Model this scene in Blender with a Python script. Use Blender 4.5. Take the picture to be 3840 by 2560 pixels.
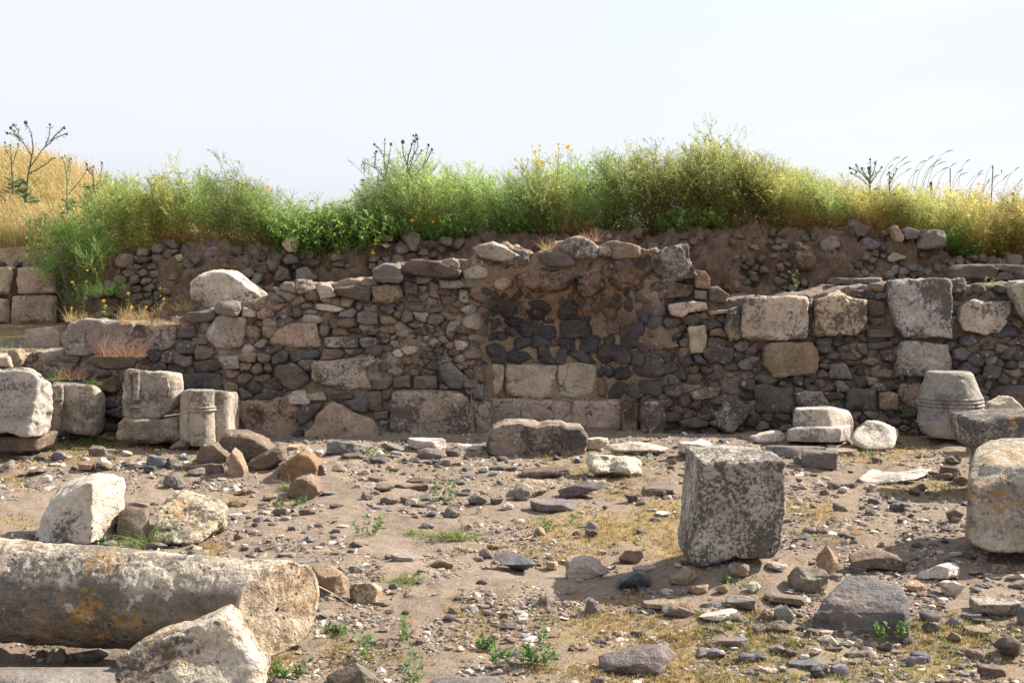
import bpy, bmesh, math, random
import numpy as np
from mathutils import Vector, Matrix
C = bpy.context; col = C.scene.collection
for o in list(bpy.data.objects): bpy.data.objects.remove(o)
R = math.radians
# ---------------------------------------------------------------- camera
FPX, CZ = 5275.0, 1.6
PITCH = math.atan(270/FPX)
cam_d = bpy.data.cameras.new('camera'); cam = bpy.data.objects.new('camera', cam_d); col.objects.link(cam)
cam_d.sensor_width = 36; cam_d.lens = FPX/3840*36; cam_d.clip_end = 3000; cam_d.clip_start = .05
cam.location = (0, 0, CZ); cam.rotation_euler = (R(90)-PITCH, 0, 0)
C.scene.camera = cam
# ---------------------------------------------------------------- sky and sun
SUN_EL, SUN_AZ = R(39), R(66)          # azimuth measured from +Y (view direction) towards +X
w = bpy.data.worlds.new('World'); C.scene.world = w; w.use_nodes = True
wn = w.node_tree; bg = wn.nodes['Background']
sky = wn.nodes.new('ShaderNodeTexSky'); sky.sky_type = 'NISHITA'; sky.sun_disc = False
sky.sun_elevation = SUN_EL; sky.sun_rotation = SUN_AZ; sky.dust_density = 3.0; sky.air_density = 1.0; sky.ozone_density = 1.0
# thin bright cloud veil in the sky
tc = wn.nodes.new('ShaderNodeTexCoord'); mp = wn.nodes.new('ShaderNodeMapping'); mp.inputs['Scale'].default_value = (1.6, 1.6, 6)
wn.links.new(tc.outputs['Generated'], mp.inputs['Vector'])
cn = wn.nodes.new('ShaderNodeTexNoise'); cn.inputs['Scale'].default_value = 1.1; cn.inputs['Detail'].default_value = 5; cn.inputs['Roughness'].default_value = .5
wn.links.new(mp.outputs[0], cn.inputs['Vector'])
cr = wn.nodes.new('ShaderNodeMapRange'); cr.inputs['From Min'].default_value = .36; cr.inputs['From Max'].default_value = .62
cr.inputs['To Min'].default_value = .5; cr.inputs['To Max'].default_value = .98
wn.links.new(cn.outputs['Fac'], cr.inputs['Value'])
mx = wn.nodes.new('ShaderNodeMix'); mx.data_type = 'RGBA'
wn.links.new(cr.outputs[0], mx.inputs[0]); wn.links.new(sky.outputs[0], mx.inputs[6]); mx.inputs[7].default_value = (3.85, 3.98, 4.4, 1)
wn.links.new(mx.outputs[2], bg.inputs['Color']); bg.inputs['Strength'].default_value = .1
sd = bpy.data.lights.new('sun', 'SUN'); sd.energy = 5.0; sd.angle = R(.5); sd.color = (1, .93, .82)
sun = bpy.data.objects.new('sun', sd); col.objects.link(sun)
sdir = Vector((math.sin(SUN_AZ)*math.cos(SUN_EL), math.cos(SUN_AZ)*math.cos(SUN_EL), math.sin(SUN_EL)))
sun.rotation_euler = sdir.to_track_quat('Z', 'Y').to_euler(); sun.location = (20, 12, 24)
vs = C.scene.view_settings; vs.view_transform = 'Standard'; vs.look = 'None'; vs.gamma = 1; vs.exposure = 1.25
C.scene.cycles.max_bounces = 8; C.scene.cycles.diffuse_bounces = 4; C.scene.cycles.transparent_max_bounces = 8

# ---------------------------------------------------------------- picture <-> place
_c, _s = math.cos(PITCH), math.sin(PITCH)
def P(px, py, Y):
    u = (px-1920)/FPX; v = (1280-py)/FPX
    dy = _c + v*_s; dz = -_s + v*_c; t = Y/dy
    return np.array([u*t, Y, CZ + dz*t])
def G(px, py, z=0.0):
    u = (px-1920)/FPX; v = (1280-py)/FPX
    dy = _c + v*_s; dz = -_s + v*_c; t = (z-CZ)/dz
    return np.array([u*t, dy*t, z])
def Gv(px, py):
    u = (px-1920)/FPX; v = (1280-py)/FPX
    dy = _c + v*_s; dz = -_s + v*_c; t = -CZ/dz
    return u*t, dy*t
# ---------------------------------------------------------------- noise
def _h(ix, iy, iz):
    n = (ix.astype(np.int64)*374761393 + iy.astype(np.int64)*668265263 + iz.astype(np.int64)*2147483647*3) & 0xffffffff
    n = ((n ^ (n >> 13))*1274126177) & 0xffffffff
    n = ((n ^ (n >> 16))*2246822519) & 0xffffffff
    return ((n ^ (n >> 15)) & 0xffff)/32767.5 - 1
def vnoise(p):
    i = np.floor(p).astype(np.int64); f = p-i; f = f*f*f*(f*(f*6-15)+10)
    x, y, z = i[:, 0], i[:, 1], i[:, 2]; fx, fy, fz = f[:, 0], f[:, 1], f[:, 2]
    def l(a, b, t): return a+(b-a)*t
    return l(l(l(_h(x, y, z), _h(x+1, y, z), fx), l(_h(x, y+1, z), _h(x+1, y+1, z), fx), fy),
             l(l(_h(x, y, z+1), _h(x+1, y, z+1), fx), l(_h(x, y+1, z+1), _h(x+1, y+1, z+1), fx), fy), fz)
def fbm(p, o=4, g=.5, ridge=False):
    a, s = 1., 0.; p = np.array(p, float)
    for k in range(o):
        n = vnoise(p)
        if ridge: n = 1-2*np.abs(n)
        s = s + a*n; a *= g; p = p*2.03+17.1
    return s
def sstep(a, b, x):
    t = np.clip((x-a)/(b-a), 0, 1); return t*t*(3-2*t)
# ---------------------------------------------------------------- mesh helpers
_ico = {}
def ico(l):
    if l not in _ico:
        bm = bmesh.new(); bmesh.ops.create_icosphere(bm, subdivisions=l, radius=1)
        _ico[l] = (np.array([v.co[:] for v in bm.verts]), np.array([[v.index for v in f.verts] for f in bm.faces])); bm.free()
    return _ico[l]
def mesh_np(name, V, F, mats, tint=None, smooth=True, sharp=None, midx=None):
    V = np.asarray(V, np.float32); F = np.asarray(F, np.int32); k = F.shape[1]
    me = bpy.data.meshes.new(name); me.vertices.add(len(V)); me.vertices.foreach_set('co', V.ravel())
    me.loops.add(F.size); me.loops.foreach_set('vertex_index', F.ravel())
    me.polygons.add(len(F)); me.polygons.foreach_set('loop_start', np.arange(0, F.size, k, dtype=np.int32))
    me.polygons.foreach_set('loop_total', np.full(len(F), k, np.int32))
    if midx is not None: me.polygons.foreach_set('material_index', np.asarray(midx, np.int32))
    me.update(calc_edges=True)
    if tint is not None:
        t = np.asarray(tint, np.float32)
        if t.ndim == 1: t = np.tile(t[:3], (len(V), 1))
        t = np.concatenate([t[:, :3], np.ones((len(V), 1), np.float32)], 1)
        a = me.attributes.new('tint', 'FLOAT_COLOR', 'POINT'); a.data.foreach_set('color', t.astype(np.float32).ravel())
    me.polygons.foreach_set('use_smooth', np.full(len(F), smooth))
    if sharp: me.set_sharp_from_angle(angle=R(sharp))
    for m in (mats if isinstance(mats, (list, tuple)) else [mats]): me.materials.append(m)
    return me
def put(name, me, loc=(0, 0, 0), parent=None):
    o = bpy.data.objects.new(name, me); col.objects.link(o); o.location = loc
    if parent: o.parent = parent
    return o
def tag(o, label=None, cat=None, group=None, kind=None):
    if label: o['label'] = label
    if cat: o['category'] = cat
    if group: o['group'] = group
    if kind: o['kind'] = kind
    return o
def empty(name, loc):
    o = bpy.data.objects.new(name, None); col.objects.link(o); o.location = loc; o.empty_display_size = .1
    return o
def join(parts):
    Vs, Fs, Ts, n = [], [], [], 0
    for V, F, T in parts:
        Vs.append(V); Fs.append(F+n); Ts.append(np.tile(np.asarray(T)[:3], (len(V), 1)) if np.ndim(T) == 1 else T); n += len(V)
    return np.concatenate(Vs), np.concatenate(Fs), np.concatenate(Ts)

# ---------------------------------------------------------------- stones
def rotm(rx=0, ry=0, rz=0):
    from mathutils import Euler
    return np.array(Euler((rx, ry, rz)).to_matrix())
EDGE = None
def shape(D, p, planes=None, outline=None, depth=(.1, .1)):
    global EDGE
    T = np.zeros(len(D)); tm = []
    if planes is not None:
        N, d = planes; q = np.clip(D@N.T/d, 0, None); T += (q**p).sum(1); tm += [q[:, i_] for i_ in range(q.shape[1])]
    if outline is not None:
        th = np.arctan2(D[:, 2], D[:, 0]); s = np.hypot(D[:, 0], D[:, 2])
        so = s/outline(th); T += so**p; tm += [so, np.clip(D[:, 1], 0, None)/depth[1], np.clip(-D[:, 1], 0, None)/depth[0]]
        T += (np.clip(D[:, 1], 0, None)/depth[1])**p + (np.clip(-D[:, 1], 0, None)/depth[0])**p
    tm = np.sort(np.array(tm), 0); EDGE = (tm[-2]/np.maximum(tm[-1], 1e-9))**9
    return np.maximum(T, 1e-280)**(-1/p)
def radial(poly):
    poly = np.asarray(poly, float); n = len(poly)
    grid = np.linspace(-math.pi, math.pi, 1441); Rr = np.full(len(grid), 1e-3)
    cx, cz = np.cos(grid), np.sin(grid)
    for i in range(n):
        a, b = poly[i], poly[(i+1) % n]; e = b-a
        den = cx*e[1]-cz*e[0]
        with np.errstate(divide='ignore', invalid='ignore'):
            r = (a[0]*e[1]-a[1]*e[0])/den; t = (a[0]*cz-a[1]*cx)/den
        # point = r*(c,s) = a + t' e
            tt = np.where(abs(e[0]) > abs(e[1]), (r*cx-a[0])/(e[0] if e[0] else 1e-9), (r*cz-a[1])/(e[1] if e[1] else 1e-9))
        ok = (r > 0) & (tt >= -1e-6) & (tt <= 1+1e-6)
        Rr = np.where(ok, np.maximum(Rr, r), Rr)
    return lambda th: np.interp(th, grid, Rr)
def rough(V, D, seed, amp, f=3., o=4, strata=0., sdir=None, pit=0., chipk=2.6):
    off = np.array([seed*7.3 % 91, seed*3.7 % 57, seed*1.9 % 33])
    n = fbm(V*f+off, o, .5)*amp
    n += (fbm(V*f*.9+off+50, 3, .5, True)-.4)*amp*.55
    if EDGE is not None and len(EDGE) == len(V): n -= EDGE*np.clip(fbm(V*f*.8+off+11, 3, .6)+.15, 0, 1.2)*amp*chipk
    if pit: n -= np.clip(vnoise(V*f*7+off)-.45, 0, 1)*pit
    if strata:
        s = V@(np.array([.15, .25, 1.]) if sdir is None else np.asarray(sdir))
        q = np.stack([s*38+off[0], s*0+off[1], vnoise(V*2+off)*.6], 1)
        n += vnoise(q)*strata
    return V + D*n[:, None]
def rock(half, seed, kind='boulder', lvl=4, rz=None, tilt=.1, rgh=1.):
    rs = np.random.RandomState(seed*13+5); half = np.asarray(half, float)
    U, F = ico(lvl); D = U*half; D /= np.linalg.norm(D, axis=1)[:, None]
    N, d = [], []
    jit = {'block': .07, 'slab': .1, 'boulder': .3, 'wedge': .2, 'peak': .2, 'lump': .35}[kind]
    for a in range(3):
        for sg in (-1, 1):
            n = np.zeros(3); n[a] = sg; n += rs.normal(0, jit, 3)*(1 if kind != 'slab' or a != 2 else .5); n /= np.linalg.norm(n)
            N.append(n); d.append(half[a]*rs.uniform(.86, 1.0))
    nch = {'block': 9, 'slab': 13, 'boulder': 16, 'wedge': 11, 'peak': 10, 'lump': 14}[kind]
    for _ in range(nch):
        n = rs.normal(0, 1, 3)
        if kind == 'slab': n[2] *= .35
        n /= np.linalg.norm(n); sup = np.linalg.norm(n*half)*(1.28 if kind == 'block' else 1.0)
        N.append(n); d.append(sup*rs.uniform(.76, 1.0))
    if kind == 'wedge':
        s = rs.choice([-1, 1]); n = np.array([s*half[2], rs.normal(0, .2)*half[0], half[0]*.95]); n /= np.linalg.norm(n); N.append(n); d.append(np.linalg.norm(n*half)*.42)
    if kind == 'peak':
        for a in (0, 2.2, 4.1):
            a += rs.uniform(-.4, .4); n = np.array([math.cos(a)*half[2]/half[0], math.sin(a)*half[2]/half[0], .75]); n /= np.linalg.norm(n); N.append(n); d.append(np.linalg.norm(n*half)*.5)
    p = {'block': 70, 'slab': 60, 'boulder': 60, 'wedge': 80, 'peak': 80, 'lump': 20}[kind]
    r = shape(D, p, (np.array(N), np.array(d))); V = D*r[:, None]
    m = half.min()
    V = rough(V, D, seed, m*.12*rgh*(1.9 if kind == 'lump' else 1), 1.6/m**.75*.75, 4, strata=m*.04*rgh if kind in ('slab', 'wedge') else 0)
    V = V@rotm(rs.uniform(-tilt, tilt), rs.uniform(-tilt, tilt), rs.uniform(0, 6.28) if rz is None else rz).T
    return V, F
def outl(poly_px, Y, depth, seed, chips=3, p=24, lvl=5, amp=.008, f=5., back=.02, tiltf=(0, 0), strata=0, pit=0., edge=0, extra=None):
    """stone whose front face has the given outline in the photo at distance Y; depth metres thick behind it"""
    pts = np.array([P(x, y, Y) for x, y in poly_px])
    c = np.array([(pts[:, 0].min()+pts[:, 0].max())/2, Y+depth/2, (pts[:, 2].min()+pts[:, 2].max())/2])
    q = pts[:, [0, 2]]-c[[0, 2]]
    rad = radial(q)
    half = np.array([np.ptp(pts[:, 0])/2, depth/2, np.ptp(pts[:, 2])/2])
    U, F = ico(lvl); D = U*half; D /= np.linalg.norm(D, axis=1)[:, None]
    pl = None
    rs = np.random.RandomState(seed)
    N, d = [], []
    for _ in range(chips):
        n = rs.normal(0, 1, 3); n /= np.linalg.norm(n); N.append(n); d.append(np.abs(n*half).sum()*rs.uniform(.88, .98))
    N.append(np.array([1., 0, 0])); d.append(9.)
    if extra:
        for n, dd in extra:
            n = np.array(n, float); n /= np.linalg.norm(n); N.append(n); d.append(dd)
    r = shape(D, p*1.5, (np.array(N), np.array(d)), rad, (depth/2, depth/2)); V = D*r[:, None]
    if tiltf != (0, 0):                    # lean the front face
        k = (depth/2-V[:, 1])/depth; V[:, 1] += k*(V[:, 2]*tiltf[0]+V[:, 0]*tiltf[1])
    V = rough(V, D, seed, amp, f, 5, strata=strata, pit=pit)
    return V, F, c
def hull(pts, seed, lvl=5, p=26, amp=.008, f=5., strata=0, pit=0., chips=4):
    pts = np.array(pts, float); c = (pts.max(0)+pts.min(0))/2; q = pts-c
    bm = bmesh.new()
    for v in q: bm.verts.new(v)
    bmesh.ops.convex_hull(bm, input=bm.verts[:]); bm.normal_update()
    N = np.array([f.normal[:] for f in bm.faces]); d = np.array([max(f.normal.dot(f.verts[0].co), 1e-3) for f in bm.faces]); bm.free()
    key = {}
    for n, dd in zip(N, d):
        kk = tuple(np.round(n, 2)); key[kk] = (n, min(dd, key[kk][1]) if kk in key else dd)
    N = [v[0] for v in key.values()]; d = [v[1] for v in key.values()]
    rs = np.random.RandomState(seed)
    for _ in range(chips):
        n = rs.normal(0, 1, 3); n /= np.linalg.norm(n); N.append(n); d.append((q@n).max()*rs.uniform(.88, .96))
    half = np.abs(q).max(0); U, F = ico(lvl); D = U*half; D /= np.linalg.norm(D, axis=1)[:, None]
    V = D*shape(D, p*2.2, (np.array(N), np.array(d)))[:, None]
    V = rough(V, D, seed, amp, f, 5, strata=strata, pit=pit)
    return V, F, c
# ---------------------------------------------------------------- materials
class NT:
    def __init__(s, name):
        s.m = bpy.data.materials.new(name); s.m.use_nodes = True; s.t = s.m.node_tree; s.t.nodes.clear()
    def n(s, ty, **k):
        nd = s.t.nodes.new('ShaderNode'+ty)
        for a, b in k.items():
            if a.startswith('i_'):
                key = a[2:]; key = int(key) if key.isdigit() else key.replace('_', ' ')
                if isinstance(b, bpy.types.NodeSocket): s.t.links.new(b, nd.inputs[key])
                else: nd.inputs[key].default_value = b
            else: setattr(nd, a, b)
        return nd
    def noise(s, vec, sc, det=4, rough=.6, dist=0.):
        return s.n('TexNoise', i_Vector=vec, i_Scale=sc, i_Detail=det, i_Roughness=rough, i_Distortion=dist).outputs['Fac']
    def rng(s, v, a, b, c=0., d=1.):
        return s.n('MapRange', i_Value=v, i_From_Min=a, i_From_Max=b, i_To_Min=c, i_To_Max=d).outputs[0]
    def mix(s, f, a, b, bt='MIX'):
        nd = s.n('Mix', data_type='RGBA', blend_type=bt)
        for k, v in ((0, f), (6, a), (7, b)):
            if isinstance(v, bpy.types.NodeSocket): s.t.links.new(v, nd.inputs[k])
            else: nd.inputs[k].default_value = v if k == 0 else (*v, 1)
        return nd.outputs[2]
    def math(s, op, a, b=0.):
        nd = s.n('Math', operation=op)
        for k, v in ((0, a), (1, b)):
            if isinstance(v, bpy.types.NodeSocket): s.t.links.new(v, nd.inputs[k])
            else: nd.inputs[k].default_value = v
        return nd.outputs[0]
def mat_stone(name, dark=.0, dcol=(.06, .052, .045), dsc=9, white=.0, wcol=(.5, .48, .44), wsc=14, orange=.0, ocol=(.36, .19, .05), osc=11,
              warm=.0, wmcol=(.33, .2, .11), var=.35, bump=.5, cracks=0., pits=0., soil=0., strata=False, flat=False, crsc=7., crall=False, fw=.95):
    k = NT(name); tcn = k.n('TexCoord'); oi = k.n('ObjectInfo')
    off = k.n('VectorMath', operation='SCALE', i_0=(37., 19., 53.)); k.t.links.new(oi.outputs['Random'], off.inputs['Scale'])
    vec = k.n('VectorMath', operation='ADD', i_0=tcn.outputs['Object'], i_1=off.outputs[0]).outputs[0]
    tint = k.n('Attribute', attribute_name='tint').outputs['Color']
    n1 = k.noise(vec, 4, 5, .62); n2 = k.noise(vec, 22, 5, .65); n3 = k.noise(vec, 95, 3, .6)
    v = k.math('ADD', k.rng(n1, .3, .7, 1-var, 1+var), k.rng(n2, .3, .7, -var*.55, var*.55))
    n4 = k.noise(vec, 48, 4, .7); v = k.math('ADD', v, k.rng(n3, .3, .7, -var*.5, var*.5)); v = k.math('ADD', v, k.rng(n4, .32, .68, -var*.7, var*.7))
    hsv = k.n('HueSaturation', i_Value=v, i_Color=tint); c = hsv.outputs[0]
    if warm: c = k.mix(k.rng(k.noise(vec, 3.1, 4, .6, .4), .5-.0, .66, 0, warm), c, wmcol)
    h = k.math('ADD', k.math('ADD', k.math('MULTIPLY', n2, .6), k.math('MULTIPLY', n4, .35)), k.math('MULTIPLY', n3, .25))
    h = k.math('ADD', h, k.math('MULTIPLY', k.noise(vec, 7, 4, .6), .8))
    if strata:
        mpn = k.n('Mapping', i_Vector=vec, i_Scale=(2., 3., 26.), i_Rotation=(.15, .22, 0)); ns = k.noise(mpn.outputs[0], 1.5, 4, .6)
        h = k.math('ADD', h, k.math('MULTIPLY', ns, .6)); c = k.mix(k.rng(ns, .35, .65, 0, .25), c, (.03, .028, .026))
    if cracks:
        vo = k.n('TexVoronoi', feature='DISTANCE_TO_EDGE', i_Vector=k.n('VectorMath', operation='ADD', i_0=vec, i_1=k.n('VectorMath', operation='SCALE', i_0=k.n('TexNoise', i_Vector=vec, i_Scale=6., i_Detail=3.).outputs['Color'], i_Scale=.28).outputs[0]).outputs[0], i_Scale=crsc)
        cm = k.math('MULTIPLY', k.rng(vo.outputs['Distance'], 0, .022, 1, 0), (1. if crall else k.rng(k.noise(vec, 2.3, 2), .46, .56, 0, 1)))
        c = k.mix(k.math('MULTIPLY', cm, cracks), c, (.07, .045, .03)); h = k.math('SUBTRACT', h, k.math('MULTIPLY', cm, cracks*1.3))
    if soil: c = k.mix(k.rng(k.noise(vec, 5.5, 4, .6), .47, .66, 0, soil), c, (.17, .115, .08))
    if dark:
        big = k.noise(vec, 2.2, 3, .6); fine = k.noise(vec, dsc*3.2, 5, .72)
        s_ = k.math('ADD', k.math('MULTIPLY', big, 1.15), k.math('ADD', k.math('MULTIPLY', fine, fw), k.math('MULTIPLY', k.noise(vec, dsc*.55, 3, .6), .55)))
        s_ = k.math('ADD', s_, k.rng(oi.outputs['Random'], 0, 1, -.07, .07))
        t = 1.325+(fw-.95)*.5+(.5-dark)*.5; c = k.mix(k.rng(s_, t-.07, t+.09, 0, .85), c, dcol)
    if white:
        s_ = k.math('ADD', k.math('MULTIPLY', k.noise(vec, wsc, 4, .7), 1.), k.math('MULTIPLY', k.noise(vec, wsc*.22, 2), .55))
        t = .98-white*.2; c = k.mix(k.rng(s_, t, t+.05, 0, .8), c, wcol)
    if orange:
        s_ = k.math('ADD', k.math('MULTIPLY', k.noise(vec, osc, 6, .8), 1.25), k.math('SUBTRACT', k.math('MULTIPLY', k.noise(vec, min(osc*.2, 3.5), 2), .62), .085))
        t = 1.10-orange*.21; c = k.mix(k.rng(s_, t, t+.03, 0, .9), c, ocol)
    if pits:
        vp = k.n('TexVoronoi', i_Vector=vec, i_Scale=26.); pm = k.math('MULTIPLY', k.rng(vp.outputs['Distance'], .1, .26, 1, 0), k.rng(k.noise(vec, 9, 2), .52, .6, 0, 1))
        c = k.mix(k.math('MULTIPLY', pm, pits), c, (.05, .035, .025)); h = k.math('SUBTRACT', h, k.math('MULTIPLY', pm, 1.2*pits))
    bp = k.n('Bump', i_Height=h, i_Strength=bump, i_Distance=.05)
    b = k.n('BsdfPrincipled', i_Base_Color=c, i_Roughness=.88, i_Normal=bp.outputs[0]); b.inputs['Specular IOR Level'].default_value = .25
    out = k.n('OutputMaterial', i_Surface=b.outputs[0]); return k.m
def mat_leaf(name, trans=.45, rgh=.6, val=1.7):
    k = NT(name); tint = k.n('Attribute', attribute_name='tint').outputs['Color']
    d = k.n('BsdfPrincipled', i_Base_Color=tint, i_Roughness=rgh); d.inputs['Specular IOR Level'].default_value = .3
    hs = k.n('HueSaturation', i_Value=val, i_Saturation=1.04, i_Color=tint)
    t = k.n('BsdfTranslucent', i_Color=hs.outputs[0])
    m = k.n('MixShader', i_0=trans, i_1=d.outputs[0], i_2=t.outputs[0]); k.n('OutputMaterial', i_Surface=m.outputs[0]); return k.m
M = {}
M['lime'] = mat_stone('limestone_weathered', dark=.36, white=.3, orange=.12, warm=.3, cracks=.15, pits=.6, var=.28, bump=.7)
M['lime_clean'] = mat_stone('limestone_pale', dark=.12, white=.25, orange=.18, warm=.25, cracks=.1, pits=.4, var=.25, bump=.7)
M['lime_dark'] = mat_stone('limestone_black_lichen', dark=.82, dsc=17, fw=1.7, white=.6, wcol=(.42, .40, .36), orange=.22, warm=.4, pits=.6, var=.35, bump=.9)
M['lime_orange'] = mat_stone('limestone_orange_lichen', dark=.42, dsc=14, white=.5, orange=.62, osc=34, warm=.6, cracks=.1, pits=.6, var=.35, bump=.9)
M['lime_streak'] = mat_stone('limestone_rust_streaks', dark=.4, dsc=12, dcol=(.13, .12, .11), white=.55, wcol=(.42, .41, .38), orange=.75, ocol=(.34, .19, .07), osc=22, warm=.7, wmcol=(.30, .20, .10), pits=.5, var=.35, bump=.9)
M['lime_crack'] = mat_stone('limestone_cracked', dark=.1, warm=.35, cracks=.75, pits=.3, var=.25, bump=1., crsc=7, crall=True)
M['lime_split'] = mat_stone('limestone_split', dark=.12, white=.15, warm=.4, cracks=.55, pits=.25, var=.25, bump=.7, crsc=3)
M['carved'] = mat_stone('limestone_carved', dark=.32, dcol=(.12, .105, .09), white=.3, warm=.2, pits=.4, cracks=.08, var=.22, bump=.5)
M['basalt'] = mat_stone('basalt', white=.22, wcol=(.3, .29, .27), wsc=26, soil=.6, var=.4, bump=.45)
M['basalt_strata'] = mat_stone('basalt_layered', white=.16, wcol=(.3, .29, .27), wsc=26, soil=.45, var=.35, bump=.55, strata=True)
M['basalt_rust'] = mat_stone('basalt_rust', white=.1, orange=.42, ocol=(.3, .12, .03), soil=.5, var=.4, bump=.5)
M['rubble'] = mat_stone('rubble_stone', dark=.3, white=.32, wcol=(.4, .37, .33), wsc=20, soil=.45, warm=.2, pits=.2, var=.4, bump=.65)
M['niche'] = mat_stone('niche_stone', white=.05, soil=.35, var=.28, bump=.35)
M['mortar'] = mat_stone('lime_mortar', dark=.15, warm=.35, var=.3, bump=1., pits=.4)
M['rough_mass'] = mat_stone('vault_concrete', dark=.45, white=.45, wcol=(.42, .38, .33), warm=.6, wmcol=(.24, .13, .06), var=.4, bump=1., pits=.6)
M['gravel'] = mat_stone('gravel', var=.25, bump=.3)
M['column'] = mat_stone('column_stone', dark=.47, fw=1.3, dcol=(.10, .088, .074), dsc=15, white=.45, wcol=(.5, .47, .43), wsc=14, orange=.6, osc=36, warm=.45, pits=.7, var=.32, bump=.55)
M['leaf'] = mat_leaf('leaf', .5); M['straw'] = mat_leaf('straw', .3, .7, 1.35); M['stem'] = mat_leaf('stem', .15, .7); M['petal'] = mat_leaf('petal', .4, .6)
def mat_soil():
    k = NT('soil'); vec = k.n('TexCoord').outputs['Object']
    a = k.noise(vec, .9, 5, .6); b = k.noise(vec, 6, 5, .65); c3 = k.noise(vec, 60, 4, .7); c4 = k.noise(vec, 210, 3, .7)
    c = k.mix(k.rng(a, .35, .65), (.19, .147, .11), (.255, .2, .152))
    c = k.mix(k.rng(b, .4, .68, 0, .55), c, (.15, .105, .08))
    c = k.mix(k.rng(c3, .52, .66, 0, .6), c, (.35, .27, .195)); c = k.mix(k.rng(c3, .34, .46, .6, 0), c, (.09, .065, .05))
    c = k.mix(k.rng(c4, .55, .7, 0, .5), c, (.45, .38, .31))
    # litter of dry moss
    at = k.n('Attribute', attribute_name='tint').outputs['Color']; sp = k.n('SeparateColor', i_Color=at)
    ms = k.math('MULTIPLY', k.rng(k.noise(vec, 28, 5, .75), .38, .52), sp.outputs[0])
    c = k.mix(k.math('MULTIPLY', ms, .85), c, k.mix(k.rng(k.noise(vec, 45, 3), .4, .6), (.30, .2, .075), (.2, .16, .06)))
    h = k.math('ADD', k.math('MULTIPLY', c3, .6), k.math('ADD', k.math('MULTIPLY', c4, .3), b))
    bp = k.n('Bump', i_Height=h, i_Strength=.8, i_Distance=.02)
    bs = k.n('BsdfPrincipled', i_Base_Color=c, i_Roughness=.95, i_Normal=bp.outputs[0]); bs.inputs['Specular IOR Level'].default_value = .15
    k.n('OutputMaterial', i_Surface=bs.outputs[0]); return k.m
M['soil'] = mat_soil()
def mat_bank():
    k = NT('bank_earth'); vec = k.n('TexCoord').outputs['Object']
    b = k.noise(vec, 5, 5, .65); c3 = k.noise(vec, 45, 4, .7)
    c = k.mix(k.rng(b, .35, .65), (.15, .1, .068), (.22, .15, .105)); c = k.mix(k.rng(c3, .55, .68, 0, .5), c, (.24, .19, .15))
    bp = k.n('Bump', i_Height=k.math('ADD', b, k.math('MULTIPLY', c3, .5)), i_Strength=1., i_Distance=.03)
    bs = k.n('BsdfPrincipled', i_Base_Color=c, i_Roughness=.95, i_Normal=bp.outputs[0]); bs.inputs['Specular IOR Level'].default_value = .15
    k.n('OutputMaterial', i_Surface=bs.outputs[0]); return k.m
M['bank'] = mat_bank()
def mat_plain(name, c, r=.7):
    k = NT(name); vec = k.n('TexCoord').outputs['Object']
    cc = k.mix(k.rng(k.noise(vec, 60, 3), .3, .7, 0, .5), c, tuple(x*.6 for x in c))
    k.n('OutputMaterial', i_Surface=k.n('BsdfPrincipled', i_Base_Color=cc, i_Roughness=r).outputs[0]); return k.m
M['post'] = mat_plain('black_post', (.015, .014, .013))
# base colours
LIME = (.46, .39, .315); LIMEG = (.34, .29, .235); LIMEB = (.36, .26, .175); PALE = (.50, .385, .29); BAS = (.088, .077, .07); BASB = (.14, .105, .078); BASG = (.165, .145, .128); BRN = (.25, .178, .12)
def tv(c, rs, v=.18): 
    k = 1+rs.uniform(-v, v); return tuple(np.clip(np.array(c)*k*(1+rs.uniform(-.05, .05, 3)), 0.01, .8))
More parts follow.
